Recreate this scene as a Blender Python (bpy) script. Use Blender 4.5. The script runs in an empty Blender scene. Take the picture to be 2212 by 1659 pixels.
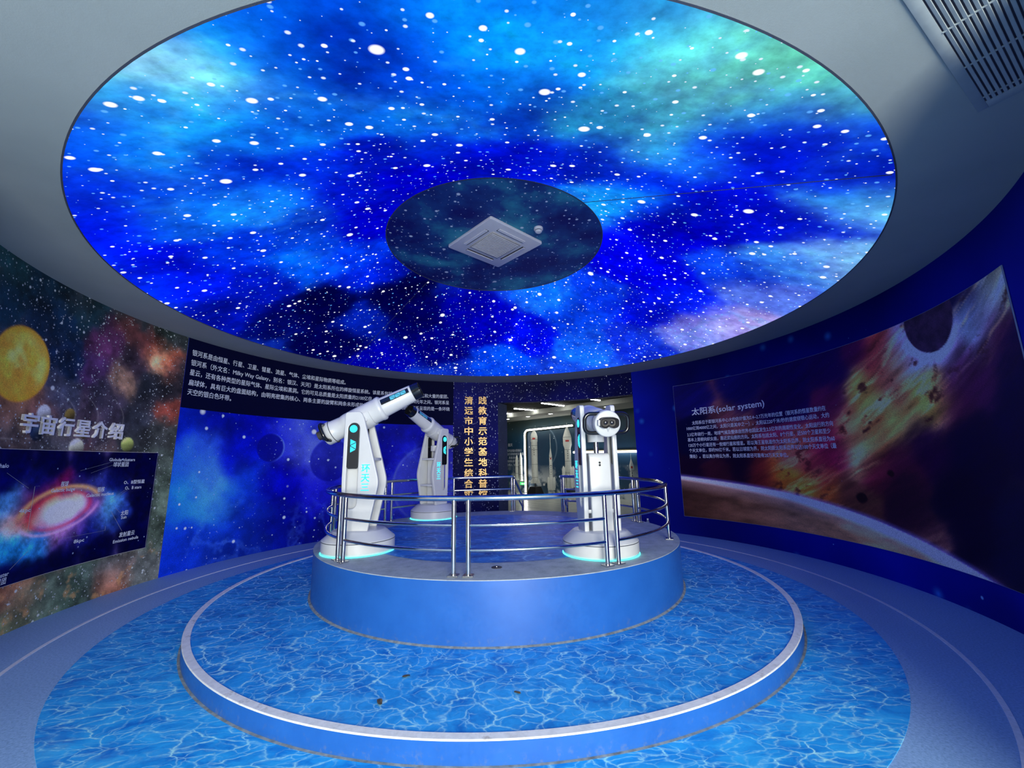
import bpy, bmesh, math, random
import numpy as np
from mathutils import Vector, Matrix

# ------------------------------------------------------------------ camera, world, lights, exposure
scene = bpy.context.scene
COL = scene.collection
cam_data = bpy.data.cameras.new('camera')
cam_data.sensor_width = 36.0
cam_data.lens = 886.295 * 36.0 / 2212.0
cam_data.clip_start = 0.05
cam_data.clip_end = 200
camera = bpy.data.objects.new('camera', cam_data)
COL.objects.link(camera)
camera.matrix_world = Matrix(((0.99932413, 0.01093398, -0.03509615, 0.0),
                              (-0.03254159, -0.18093817, -0.98295596, -5.531),
                              (-0.01709786, 0.98343369, -0.18046006, 1.5),
                              (0, 0, 0, 1)))
scene.camera = camera
world = bpy.data.worlds.new('world')
scene.world = world
world.use_nodes = True
world.node_tree.nodes['Background'].inputs[0].default_value = (0.75, 0.85, 1.0, 1)
world.node_tree.nodes['Background'].inputs[1].default_value = 0.25
vs = scene.view_settings
vs.view_transform = 'Standard'
vs.look = 'None'
vs.gamma = 1.0
vs.use_curve_mapping = False
vs.exposure = 0.0
scene.render.film_transparent = False
scene.cycles.max_bounces = 6
scene.cycles.diffuse_bounces = 3
scene.cycles.glossy_bounces = 3
scene.cycles.transmission_bounces = 4
scene.cycles.adaptive_threshold = 0.04


def area_light(name, loc, direction, sx, sy, power, color):
    d = bpy.data.lights.new(name, 'AREA')
    d.shape = 'RECTANGLE'
    d.size, d.size_y = sx, sy
    d.energy = power
    d.color = color
    o = bpy.data.objects.new(name, d)
    COL.objects.link(o)
    o.location = loc
    o.rotation_euler = Vector(direction).to_track_quat('-Z', 'Y').to_euler()
    return o


# daylight falling through the glazed entrance behind the visitor
area_light('entrance_daylight', (1.3, -9.3, 1.75), (-0.20, 1, 0.0), 3.2, 2.5, 930, (1.0, 0.98, 0.87))

# ------------------------------------------------------------------ constants of the hall (metres)
CX, CY, RW = 0.0, -0.176, 4.682          # cylindrical wall
ZC = 3.383                               # ceiling height
SX, SY, RS = -0.01, -0.256, 3.97         # luminous star cone: outer rim
RI, ZI = 1.455, 4.39                     # its inner disc
CONE_K = (ZI - ZC) / (RS - RI)
Z1, RK, KY = 0.117, 3.10, -0.083         # lower step
Z2, RP = 0.589, 2.155                    # viewing platform
DEG = math.pi / 180
rnd = random.Random(7)


def wall_pt(az, z, r=RW):
    a = az * DEG
    return (CX + r * math.sin(a), CY + r * math.cos(a), z)


# ------------------------------------------------------------------ object helpers
def link(o, parent=None):
    COL.objects.link(o)
    if parent is not None:
        o.parent = parent
    return o


def tag(o, label=None, cat=None, group=None, kind=None):
    if label:
        o['label'] = label
    if cat:
        o['category'] = cat
    if group:
        o['group'] = group
    if kind:
        o['kind'] = kind
    return o


def thing(name, label, cat, loc=(0, 0, 0), rz=0.0, group=None, kind=None):
    o = bpy.data.objects.new(name, None)
    o.empty_display_size = 0.1
    link(o)
    o.location = loc
    o.rotation_euler = (0, 0, rz)
    return tag(o, label, cat, group, kind)


def obj(name, me, m=None, parent=None, world=False, smooth=None):
    """link a mesh; world=True: the vertices are world coordinates, moved into the parent's frame"""
    if world and parent is not None:
        P = parent
        M = Matrix.Identity(4)
        while P is not None:
            M = Matrix.LocRotScale(P.location, P.rotation_euler, P.scale) @ M
            P = P.parent
        me.transform(M.inverted())
    if m is not None and not me.materials:
        me.materials.append(m)
    if smooth is not None:
        shade(me, smooth)
    o = bpy.data.objects.new(name, me)
    return link(o, parent)


def shade(me, angle):
    if angle <= 0:
        return
    me.polygons.foreach_set('use_smooth', [True] * len(me.polygons))
    try:
        me.set_sharp_from_angle(angle=angle * DEG)
    except Exception:
        pass


def copy_tree(o, parent=None):
    c = o.copy()
    COL.objects.link(c)
    c.parent = parent
    for ch in list(o.children):
        copy_tree(ch, c)
    return c


class MB:
    """collects vertices and faces of ONE mesh"""
    def __init__(self):
        self.v, self.f = [], []

    def add(self, vs, fs):
        n = len(self.v)
        self.v += [tuple(p) for p in vs]
        self.f += [tuple(i + n for i in f) for f in fs]
        return self

    def box(self, c, s, rz=0.0):
        x, y, z = s[0] / 2, s[1] / 2, s[2] / 2
        ca, sa = math.cos(rz), math.sin(rz)
        vs = []
        for dz in (-z, z):
            for dx, dy in ((-x, -y), (x, -y), (x, y), (-x, y)):
                vs.append((c[0] + dx * ca - dy * sa, c[1] + dx * sa + dy * ca, c[2] + dz))
        return self.add(vs, [(3, 2, 1, 0), (4, 5, 6, 7), (0, 1, 5, 4), (1, 2, 6, 5), (2, 3, 7, 6), (3, 0, 4, 7)])

    def tube(self, pts, r, seg=10, closed=False, cap=True):
        P = [Vector(p) for p in pts]
        if not closed and not isinstance(r, (list, tuple)):
            P = [P[0]] + [q for k, q in enumerate(P[1:]) if (q - P[k]).length > 1e-4]
        n = len(P)
        rr = r if isinstance(r, (list, tuple)) else [r] * n
        T = []
        for i in range(n):
            if closed:
                t = P[(i + 1) % n] - P[i - 1]
            else:
                t = P[min(i + 1, n - 1)] - P[max(i - 1, 0)]
            T.append(t.normalized())
        ref = Vector((0, 0, 1)) if abs(T[0].z) < 0.9 else Vector((1, 0, 0))
        N = (ref - T[0] * ref.dot(T[0])).normalized()
        vs = []
        for i in range(n):
            N = (N - T[i] * N.dot(T[i])).normalized()
            B = T[i].cross(N)
            for k in range(seg):
                a = 2 * math.pi * k / seg
                vs.append(P[i] + (N * math.cos(a) + B * math.sin(a)) * rr[i])
        fs = []
        for i in range(n if closed else n - 1):
            j = (i + 1) % n
            for k in range(seg):
                l = (k + 1) % seg
                fs.append((i * seg + k, i * seg + l, j * seg + l, j * seg + k))
        if cap and not closed:
            fs.append(tuple(reversed(range(seg))))
            fs.append(tuple((n - 1) * seg + k for k in range(seg)))
        return self.add(vs, fs)

    def lathe(self, prof, seg=48, axis='z', c=(0, 0, 0), cap0=False, cap1=False):
        """prof: (radius, height along the axis)"""
        vs, fs = [], []
        for r, h in prof:
            for k in range(seg):
                a = 2 * math.pi * k / seg
                if axis == 'z':
                    p = (r * math.cos(a), r * math.sin(a), h)
                elif axis == 'x':
                    p = (h, r * math.cos(a), r * math.sin(a))
                else:
                    p = (r * math.sin(a), h, r * math.cos(a))
                vs.append((p[0] + c[0], p[1] + c[1], p[2] + c[2]))
        m = len(prof)
        for i in range(m - 1):
            for k in range(seg):
                l = (k + 1) % seg
                fs.append((i * seg + k, i * seg + l, (i + 1) * seg + l, (i + 1) * seg + k))
        if cap0:
            fs.append(tuple(reversed(range(seg))))
        if cap1:
            fs.append(tuple((m - 1) * seg + k for k in range(seg)))
        return self.add(vs, fs)

    def prism(self, poly, z0, z1):
        n = len(poly)
        vs = [(x, y, z0) for x, y in poly] + [(x, y, z1) for x, y in poly]
        fs = [tuple(reversed(range(n))), tuple(range(n, 2 * n))]
        fs += [(i, (i + 1) % n, n + (i + 1) % n, n + i) for i in range(n)]
        return self.add(vs, fs)

    def arc_box(self, az0, az1, r0, r1, z0, z1, n=8):
        """a block curved along the cylindrical wall"""
        vs, fs = [], []
        for i in range(n + 1):
            a = az0 + (az1 - az0) * i / n
            vs += [wall_pt(a, z0, r0), wall_pt(a, z1, r0), wall_pt(a, z1, r1), wall_pt(a, z0, r1)]
        for i in range(n):
            b = 4 * i
            for k in range(4):
                fs.append((b + k, b + (k + 1) % 4, b + 4 + (k + 1) % 4, b + 4 + k))
        fs.append((0, 3, 2, 1))
        fs.append((4 * n, 4 * n + 1, 4 * n + 2, 4 * n + 3))
        return self.add(vs, fs)

    def mesh(self, name):
        me = bpy.data.meshes.new(name)
        me.from_pydata(self.v, [], self.f)
        bm = bmesh.new()
        bm.from_mesh(me)
        bmesh.ops.recalc_face_normals(bm, faces=bm.faces)
        bm.to_mesh(me)
        bm.free()
        me.update()
        return me

    def build(self, name, m, parent=None, world=False, smooth=30):
        return obj(name, self.mesh(name), m, parent, world, smooth)


def bevel(me, w, seg=2, angle=35):
    bm = bmesh.new()
    bm.from_mesh(me)
    es = [e for e in bm.edges if len(e.link_faces) == 2 and e.calc_face_angle(0) > angle * DEG]
    bmesh.ops.bevel(bm, geom=es, offset=w, segments=seg, profile=0.5, affect='EDGES', clamp_overlap=True)
    bm.to_mesh(me)
    bm.free()
    return me


def ring_mesh(name, r0, r1, z, c=(0, 0), seg=128, thick=0.0):
    mb = MB()
    if thick:
        mb.lathe([(r0, z), (r1, z), (r1, z - thick), (r0, z - thick), (r0, z)], seg, c=(c[0], c[1], 0))
    else:
        mb.lathe([(r0, z), (r1, z)], seg, c=(c[0], c[1], 0))
    return mb.mesh(name)


def grid_mesh(name, X, Y, Z, color=None, flip=False):
    """a mesh from 2-D coordinate arrays with an optional point colour"""
    h, w = X.shape
    co = np.stack([X, Y, Z], -1).reshape(-1, 3).astype(np.float32)
    i = np.arange(h * w).reshape(h, w)
    q = np.stack([i[:-1, :-1], i[:-1, 1:], i[1:, 1:], i[1:, :-1]], -1).reshape(-1, 4)
    if flip:
        q = q[:, ::-1]
    me = bpy.data.meshes.new(name)
    me.vertices.add(len(co))
    me.vertices.foreach_set('co', co.ravel())
    me.loops.add(q.size)
    me.loops.foreach_set('vertex_index', q.ravel().astype(np.int32))
    me.polygons.add(len(q))
    me.polygons.foreach_set('loop_start', np.arange(0, q.size, 4, dtype=np.int32))
    me.polygons.foreach_set('use_smooth', np.ones(len(q), dtype=bool))
    me.update(calc_edges=True)
    if color is not None:
        ca = me.color_attributes.new('Print', 'FLOAT_COLOR', 'POINT')
        c4 = np.ones((h * w, 4), np.float32)
        c4[:, :color.shape[-1]] = color.reshape(-1, color.shape[-1])
        ca.data.foreach_set('color', c4.ravel())
    return me


def curve_mesh(name, splines, extrude, bev=0.0):
    """flat outline (first spline) with holes, extruded both ways along z"""
    cu = bpy.data.curves.new(name, 'CURVE')
    cu.dimensions = '2D'
    cu.fill_mode = 'BOTH'
    cu.extrude = max(extrude - bev, 0.0)
    cu.bevel_depth = bev
    cu.bevel_resolution = 2
    cu.offset = -bev
    for s in splines:
        sp = cu.splines.new('POLY')
        sp.points.add(len(s) - 1)
        for p, q in zip(sp.points, s):
            p.co = (q[0], q[1], 0, 1)
        sp.use_cyclic_u = True
    o = bpy.data.objects.new(name, cu)
    COL.objects.link(o)
    bpy.context.view_layer.update()
    me = bpy.data.meshes.new_from_object(o.evaluated_get(bpy.context.evaluated_depsgraph_get()))
    me.name = name
    bpy.data.objects.remove(o)
    bpy.data.curves.remove(cu)
    return me


def text_mesh(body, bold=0.0, extrude=0.0, res=2):
    """text of em height 1, glyphs in the xy plane"""
    cu = bpy.data.curves.new('lettering', 'FONT')
    cu.body = body
    cu.size = 1.0
    cu.resolution_u = res
    cu.extrude = extrude
    o = bpy.data.objects.new('lettering', cu)
    COL.objects.link(o)
    bpy.context.view_layer.update()
    me = bpy.data.meshes.new_from_object(o.evaluated_get(bpy.context.evaluated_depsgraph_get()))
    bpy.data.objects.remove(o)
    bpy.data.curves.remove(cu)
    if bold:
        me = embolden(me, bold)
    return me


def embolden(me, w):
    """a heavier weight of the same glyphs: the outline laid down four times, slightly shifted"""
    n = len(me.vertices)
    a = np.empty(n * 3, np.float32)
    me.vertices.foreach_get('co', a)
    a = a.reshape(-1, 3)
    ls = np.empty(len(me.polygons), np.int32)
    me.polygons.foreach_get('loop_start', ls)
    vi = np.empty(len(me.loops), np.int32)
    me.loops.foreach_get('vertex_index', vi)
    sh = [(w, w, 0.0), (-w, w, 0.003), (w, -w, 0.006), (-w, -w, 0.009)]
    co = np.concatenate([a + np.array(s, np.float32) for s in sh])
    VI = np.concatenate([vi + n * k for k in range(4)])
    LS = np.concatenate([ls + len(vi) * k for k in range(4)])
    out = bpy.data.meshes.new(me.name)
    out.vertices.add(len(co))
    out.vertices.foreach_set('co', co.ravel())
    out.loops.add(len(VI))
    out.loops.foreach_set('vertex_index', VI)
    out.polygons.add(len(LS))
    out.polygons.foreach_set('loop_start', LS)
    out.update(calc_edges=True)
    bpy.data.meshes.remove(me)
    return out


def bounds(me):
    a = np.empty(len(me.vertices) * 3, np.float32)
    me.vertices.foreach_get('co', a)
    a = a.reshape(-1, 3)
    return a, a.min(0), a.max(0)


def set_co(me, a):
    me.vertices.foreach_set('co', np.ascontiguousarray(a, np.float32).ravel())
    me.update()


def wall_text(name, body, az0, az1, zc, h, m, parent, off=0.006, bold=0.012, raised=0.0, hs=None):
    """one line of print on the inside of the curved wall between two azimuths (az1 None: natural width)"""
    me = text_mesh(body, bold, raised / 2 / h if raised else 0.0)
    a, lo, hi = bounds(me)
    sx = h if az1 is None else (az1 - az0) * DEG * RW / (hi[0] - lo[0])
    s = (a[:, 0] - lo[0]) * sx
    if az1 is None and hs:
        s = s * hs
    zz = zc + (a[:, 1] - 0.35) * h
    rr = RW - off - raised / 2 - a[:, 2] * h
    ang = az0 * DEG + s / RW
    b = np.stack([CX + rr * np.sin(ang), CY + rr * np.cos(ang), zz], -1)
    set_co(me, b)
    o = obj(name, me, m, parent, world=True)
    if name == 'text_line':
        o['kind'] = 'stuff'
    return o


# ------------------------------------------------------------------ noise and print painting (numpy)
def lin(c):
    c = np.asarray(c, np.float64) / 255.0
    return np.where(c <= 0.04045, c / 12.92, ((c + 0.055) / 1.055) ** 2.4)


_TAB = np.random.RandomState(11).rand(8, 256, 256)


def vnoise(x, y, seed=0):
    T = _TAB[seed % 8]
    x = x + 37.7 * seed
    y = y + 91.3 * seed
    xi, yi = np.floor(x).astype(int), np.floor(y).astype(int)
    fx, fy = x - xi, y - yi
    fx = fx * fx * (3 - 2 * fx)
    fy = fy * fy * (3 - 2 * fy)
    a = T[xi % 256, yi % 256]
    b = T[(xi + 1) % 256, yi % 256]
    c = T[xi % 256, (yi + 1) % 256]
    d = T[(xi + 1) % 256, (yi + 1) % 256]
    return (a * (1 - fx) + b * fx) * (1 - fy) + (c * (1 - fx) + d * fx) * fy


def fbm(x, y, scale, octv=5, seed=0, gain=0.55):
    s, amp, tot = 0, 1.0, 0
    for k in range(octv):
        s = s + amp * vnoise(x * scale, y * scale, seed + k)
        tot += amp
        amp *= gain
        scale *= 2.03
    return s / tot


def rbf(x, y, ctrl, sigma, sx=1.0):
    """smooth blend of colour samples; ctrl rows: x, y, r, g, b (sRGB 0-255)"""
    num = np.zeros(x.shape + (3,))
    den = np.full(x.shape, 1e-9)
    for cx, cy, r, g, b in ctrl:
        d2 = ((x - cx) * sx) ** 2 + (y - cy) ** 2
        w = np.exp(-d2 / (2 * sigma * sigma)) + 1e-4 / (1 + d2)
        num += w[..., None] * np.array([r, g, b], float)
        den += w
    return num / den[..., None]


def disc(x, y, cx, cy, r, soft):
    return np.clip((r - np.hypot(x - cx, y - cy)) / soft + 0.5, 0, 1)


def over(base, col, a):
    return base * (1 - a[..., None]) + np.asarray(col, float) * a[..., None]


# ------------------------------------------------------------------ materials
class NB:
    """small node-graph builder"""
    def __init__(self, name):
        self.m = bpy.data.materials.new(name)
        self.m.use_nodes = True
        self.t = self.m.node_tree
        self.bsdf = self.t.nodes['Principled BSDF']
        self.out = self.t.nodes['Material Output']
        self._co = None

    def n(self, typ, **kw):
        x = self.t.nodes.new(typ)
        for k, v in kw.items():
            setattr(x, k, v)
        return x

    def put(self, sock, v):
        if isinstance(v, bpy.types.NodeSocket):
            self.t.links.new(v, sock)
        elif isinstance(v, (tuple, list)) and len(v) == 3 and sock.type == 'RGBA':
            sock.default_value = (*v, 1)
        else:
            sock.default_value = v

    def co(self):
        if self._co is None:
            self._co = self.n('ShaderNodeTexCoord').outputs['Object']
        return self._co

    def math(self, op, a, b=0.0, clamp=False):
        x = self.n('ShaderNodeMath', operation=op, use_clamp=clamp)
        self.put(x.inputs[0], a)
        self.put(x.inputs[1], b)
        return x.outputs[0]

    def vmath(self, op, a, b):
        x = self.n('ShaderNodeVectorMath', operation=op)
        self.put(x.inputs[0], a)
        self.put(x.inputs[1], b)
        return x.outputs[0]

    def noise(self, scale, detail=4, rough=0.55, vec=None, dist=0.0, color=False):
        x = self.n('ShaderNodeTexNoise')
        self.put(x.inputs['Vector'], vec if vec is not None else self.co())
        self.put(x.inputs['Scale'], scale)
        x.inputs['Detail'].default_value = detail
        x.inputs['Roughness'].default_value = rough
        x.inputs['Distortion'].default_value = dist
        return x.outputs['Color' if color else 'Fac']

    def voro(self, scale, feature='F1', vec=None, dims='3D', out='Distance'):
        x = self.n('ShaderNodeTexVoronoi', feature=feature, voronoi_dimensions=dims)
        self.put(x.inputs['Vector'], vec if vec is not None else self.co())
        x.inputs['Scale'].default_value = scale
        return x

    def ramp(self, fac, stops, interp='LINEAR'):
        x = self.n('ShaderNodeValToRGB')
        x.color_ramp.interpolation = interp
        e = x.color_ramp.elements
        while len(e) < len(stops):
            e.new(0.5)
        for el, (p, c) in zip(e, stops):
            el.position = p
            el.color = (*c, 1) if len(c) == 3 else c
        self.put(x.inputs[0], fac)
        return x.outputs[0]

    def mix(self, fac, a, b, blend='MIX'):
        x = self.n('ShaderNodeMix', data_type='RGBA', blend_type=blend)
        self.put(x.inputs[0], fac)
        self.put(x.inputs[6], a)
        self.put(x.inputs[7], b)
        return x.outputs[2]

    def maprange(self, v, a, b, c, d, smooth=False):
        x = self.n('ShaderNodeMapRange', interpolation_type='SMOOTHSTEP' if smooth else 'LINEAR')
        for i, q in enumerate((v, a, b, c, d)):
            self.put(x.inputs[i], q)
        return x.outputs[0]

    def stars(self, scale, radius, density, vec=None, dims='3D', seed=0.0):
        """printed star dots: mask 0..1; radius in metres, scale in cells per metre"""
        v = vec if vec is not None else self.co()
        if seed:
            v = self.vmath('ADD', v, (seed, seed * 1.7, seed * 0.6))
        t = self.voro(scale, 'F1', v, dims)
        sep = self.n('ShaderNodeSeparateColor')
        self.put(sep.inputs[0], t.outputs['Color'])
        rad = self.math('MULTIPLY', self.math('ADD', self.math('POWER', sep.outputs[1], 2.0), 0.25), radius * scale)
        mask = self.maprange(self.math('DIVIDE', t.outputs['Distance'], rad), 0.55, 1.0, 1.0, 0.0)
        return self.math('MULTIPLY', mask, self.math('GREATER_THAN', sep.outputs[0], 1.0 - density))

    def xy(self):
        s = self.n('ShaderNodeSeparateXYZ')
        self.put(s.inputs[0], self.co())
        c = self.n('ShaderNodeCombineXYZ')
        self.put(c.inputs[0], s.outputs[0])
        self.put(c.inputs[1], s.outputs[1])
        return c.outputs[0]

    def attr(self, name='Print', out='Color'):
        x = self.n('ShaderNodeAttribute', attribute_name=name)
        return x.outputs[out]

    def bump(self, h, strength=0.2, distance=0.01):
        x = self.n('ShaderNodeBump')
        x.inputs['Strength'].default_value = strength
        x.inputs['Distance'].default_value = distance
        self.put(x.inputs['Height'], h)
        self.put(self.bsdf.inputs['Normal'], x.outputs[0])

    def set(self, color=None, rough=0.5, metal=0.0, spec=None, coat=None):
        if color is not None:
            self.put(self.bsdf.inputs['Base Color'], color)
        self.put(self.bsdf.inputs['Roughness'], rough)
        self.put(self.bsdf.inputs['Metallic'], metal)
        if spec is not None:
            self.put(self.bsdf.inputs['Specular IOR Level'], spec)
        if coat is not None:
            self.put(self.bsdf.inputs['Coat Weight'], coat)
        return self.m


def plain(name, color, rough=0.5, metal=0.0, spec=None, var=0.06, scale=14, coat=None):
    """a paint-like procedural material with faint mottling"""
    b = NB(name)
    f = b.noise(scale, 3)
    c0 = tuple(v * (1 - var) for v in color)
    c1 = tuple(min(v * (1 + var), 1) for v in color)
    return b.set(b.ramp(f, [(0.3, c0), (0.7, c1)]), rough, metal, spec, coat)


def glow(name, color, strength):
    b = NB(name)
    e = b.n('ShaderNodeEmission')
    b.put(e.inputs[0], color)
    b.put(e.inputs[1], strength)
    b.t.links.new(e.outputs[0], b.out.inputs[0])
    return b.m


def print_mat(name, stars=(), rough=0.6, detail=0.25, dscale=60, spec=0.15):
    """wallpaper: printed picture from the point colours with fine grain and star dots"""
    b = NB(name)
    c = b.attr()
    g = b.maprange(b.noise(dscale, 3), 0.3, 0.7, 1 - detail, 1 + detail)
    comb = b.n('ShaderNodeCombineXYZ')
    for i in range(3):
        b.put(comb.inputs[i], g)
    c = b.mix(1.0, c, comb.outputs[0], 'MULTIPLY')
    free = b.attr(out='Alpha')
    for scale, rad, dens, col, fac, seed in stars:
        c = b.mix(b.math('MULTIPLY', b.math('MULTIPLY', b.stars(scale, rad, dens, seed=seed), fac), free), c, col)
    return b.set(c, rough, 0, spec)

# colour samples of the printed surfaces (position, sRGB)
CEIL=[(-1.73,-3.79,190,235,250),(-1.56,-3.75,140,210,245),(-2.06,-3.59,70,180,250),(-1.17,-3.98,10,110,240),(-0.93,-4.04,0,110,245),(-0.74,-4.03,0,80,225),(-0.57,-3.94,0,60,200),(-0.35,-3.99,0,95,230),(-0.13,-4.05,10,130,250),(-0.01,-3.93,0,120,245),(0.26,-3.81,20,150,255),(0.5,-3.96,15,130,235),(0.69,-4.04,20,140,235),(0.83,-3.97,60,150,215),(1.02,-3.97,90,160,200),(1.28,-3.91,100,200,180),(1.61,-3.85,110,215,190),(1.98,-3.66,90,200,205),(1.14,-3.57,70,140,180),(1.4,-3.58,110,205,185),(1.18,-3.2,70,165,200),(1.7,-3.53,80,180,200),(0.91,-3.06,40,150,205),(0.63,-2.85,40,160,215),(0.23,-3.38,10,95,210),(-0.05,-3.47,0,90,215),(-0.29,-3.69,0,70,205),(-0.55,-3.61,0,50,190),(-0.76,-3.71,0,60,200),(-0.99,-3.74,0,100,230),(-1.33,-3.49,20,120,235),(-1.66,-3.43,20,150,255),(-1.9,-3.5,30,165,255),(-2.3,-3.33,10,80,230),(-2.55,-3.2,0,60,220),(-2.36,-3.05,20,160,255),(-1.91,-3.18,15,140,250),(-1.62,-3.01,10,125,245),(-1.27,-3.16,10,110,235),(-0.95,-3.21,5,90,220),(-0.62,-2.96,10,110,225),(-0.23,-2.92,20,120,220),(0.11,-2.85,0,60,200),(-0.44,-2.61,0,30,190),(-1.04,-2.48,0,20,190),(-1.58,-2.51,0,40,200),(-2.03,-2.65,0,60,215),(-2.6,-2.56,5,80,230),(-2.78,-2.84,0,50,220),(-3.07,-2.7,0,40,220),(-3.17,-2.29,0,20,220),(-2.78,-2.08,10,100,235),(-2.33,-2.06,20,120,240),(-1.95,-2.01,10,90,225),(-1.58,-1.88,0,20,210),(-1.58,-1.09,0,0,205),(-2.15,-1.3,5,80,235),(-2.77,-1.32,0,60,235),(-3.27,-1.53,0,10,215),(-3.69,-1.55,0,40,240),(-3.31,-1.0,0,20,215),(-3.01,-0.54,0,20,180),(-2.43,-0.58,0,90,240),(-1.95,-0.32,0,60,240),(-1.88,0.26,0,30,200),(-3.23,0.35,0,5,90),(-3.64,-0.04,0,15,160),(-2.65,0.53,0,0,60),(-2.34,1.33,2,25,150),(-2.91,1.6,0,0,70),(-1.69,0.88,0,0,60),(-1.45,1.62,0,0,80),(-2.37,2.59,0,0,150),(-1.14,2.41,0,0,120),(-0.63,1.72,0,0,140),(-0.21,2.01,0,0,190),(0.06,3.16,0,70,240),(0.7,2.23,0,10,225),(1.26,1.7,5,70,235),(1.62,2.29,15,90,240),(1.02,1.16,10,90,245),(1.75,0.86,5,60,240),(1.81,-0.22,0,0,210),(2.03,-1.24,0,0,195),(2.46,-0.19,0,0,205),(2.53,0.95,0,15,220),(2.66,1.83,15,50,220),(3.22,1.12,110,110,215),(3.41,0.42,130,120,220),(3.64,0.21,150,130,215),(3.52,-0.53,90,120,235),(2.95,0.17,0,20,215),(3.04,-0.86,10,60,225),(3.24,-1.37,60,140,240),(3.4,-1.68,110,150,240),(3.58,-1.86,120,190,245),(3.16,-2.56,130,215,245),(2.85,-2.81,60,160,240),(3.06,-2.37,0,20,190),(2.97,-2.07,0,20,195),(2.6,-1.99,0,10,200),(2.06,-2.16,0,10,195),(1.26,-1.98,0,40,205),(1.54,-2.37,0,30,200),(1.7,-2.82,0,15,195),(1.59,-2.68,30,130,230),(1.25,-2.79,50,150,225),(1.92,-3.0,0,15,200),(2.05,-3.26,0,20,205),(2.26,-3.36,10,60,225),(1.56,-3.32,0,60,190),(1.83,-3.36,0,40,190),(2.36,-3.4,20,110,240),(2.6,-3.21,0,40,220),(2.55,-3.03,0,30,215),(0.88,-2.57,10,60,205),(0.53,-2.36,0,10,190),(0.13,-2.29,0,10,185),(-0.77,-1.93,0,0,195),(0.74,-2.32,0,40,195),(1.33,-1.63,20,150,245),(1.63,-1.59,0,20,190)]
LEFT=[(-113.2,3.32,20,45,55),(-106.9,3.27,15,35,55),(-98.8,3.16,20,40,55),(-90.3,3.08,70,42,50),(-86.3,3.31,30,40,45),(-87.7,3.14,110,50,45),(-86.1,2.98,205,140,115),(-83.8,2.96,150,70,55),(-90.5,3.2,80,40,45),(-95.8,2.95,70,35,70),(-91.6,2.51,150,110,100),(-97.1,2.48,60,35,75),(-101.3,2.62,15,30,60),(-101.5,2.16,60,60,85),(-103.9,2.0,110,70,70),(-108.1,2.05,120,80,70),(-97.6,2.05,70,55,75),(-92.5,2.21,55,45,65),(-88.3,2.13,45,45,60),(-82.2,2.31,110,50,45),(-84.4,1.85,50,50,55),(-82.4,1.22,75,85,80),(-82.1,0.61,70,80,75),(-82.4,0.31,80,80,85),(-88.5,0.32,80,80,90),(-91.9,0.23,65,75,75),(-98.4,0.2,75,85,80),(-102.8,0.22,100,80,70),(-104.3,0.34,140,85,70),(-88.3,0.21,130,80,70),(-95.1,0.16,60,75,70),(-101.2,0.1,90,90,75),(-103.5,0.08,80,90,70),(-85.5,1.54,60,65,65),(-107.2,1.76,95,75,75),(-102.7,1.82,70,65,75),(-104.5,2.95,12,30,55),(-112.7,2.98,15,40,60),(-86.4,2.46,40,38,50),(-91.4,2.81,50,38,55),(-87.6,2.63,30,32,45),(-84.1,2.62,35,32,42),(-81.6,2.87,40,35,45),(-81.0,1.86,55,55,58),(-91.0,3.44,25,38,50),(-82.3,3.24,35,38,45),(-94.3,2.3,45,40,60),(-86.9,1.84,50,50,58)]
BLUE=[(-79.4,2.0,0,20,140),(-76.8,1.53,40,90,220),(-75.2,1.67,60,110,230),(-73.6,1.17,80,140,240),(-79.8,1.21,20,80,220),(-77.8,1.0,30,110,235),(-71.3,0.88,40,120,230),(-79.6,0.57,10,50,190),(-79.8,0.21,5,40,170),(-74.9,0.31,10,40,150),(-67.9,0.41,5,30,130),(-62.7,0.12,5,25,110),(-57.9,0.28,0,10,110),(-53.9,0.48,0,5,110),(-69.6,1.67,0,10,160),(-66.9,1.14,10,50,180),(-64.0,2.07,0,5,140),(-59.6,1.84,20,25,170),(-55.3,1.94,60,70,200),(-51.9,1.85,90,100,215),(-49.5,1.68,100,110,220),(-54.9,1.5,10,10,150),(-46.1,1.86,80,90,210),(-50.1,1.14,20,20,160),(-58.8,1.1,0,0,140),(-64.4,0.74,5,30,140),(-48.7,2.14,30,40,180),(-72.1,2.11,0,10,140),(-30.2,1.98,5,10,150),(-27.4,1.15,60,65,190),(-24.9,1.46,40,45,175),(-29.7,0.66,70,75,200),(-18.5,1.98,0,0,120),(-15.7,0.91,30,30,150),(-32.5,1.47,0,0,130),(-28.3,0.36,50,55,180)]
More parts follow.
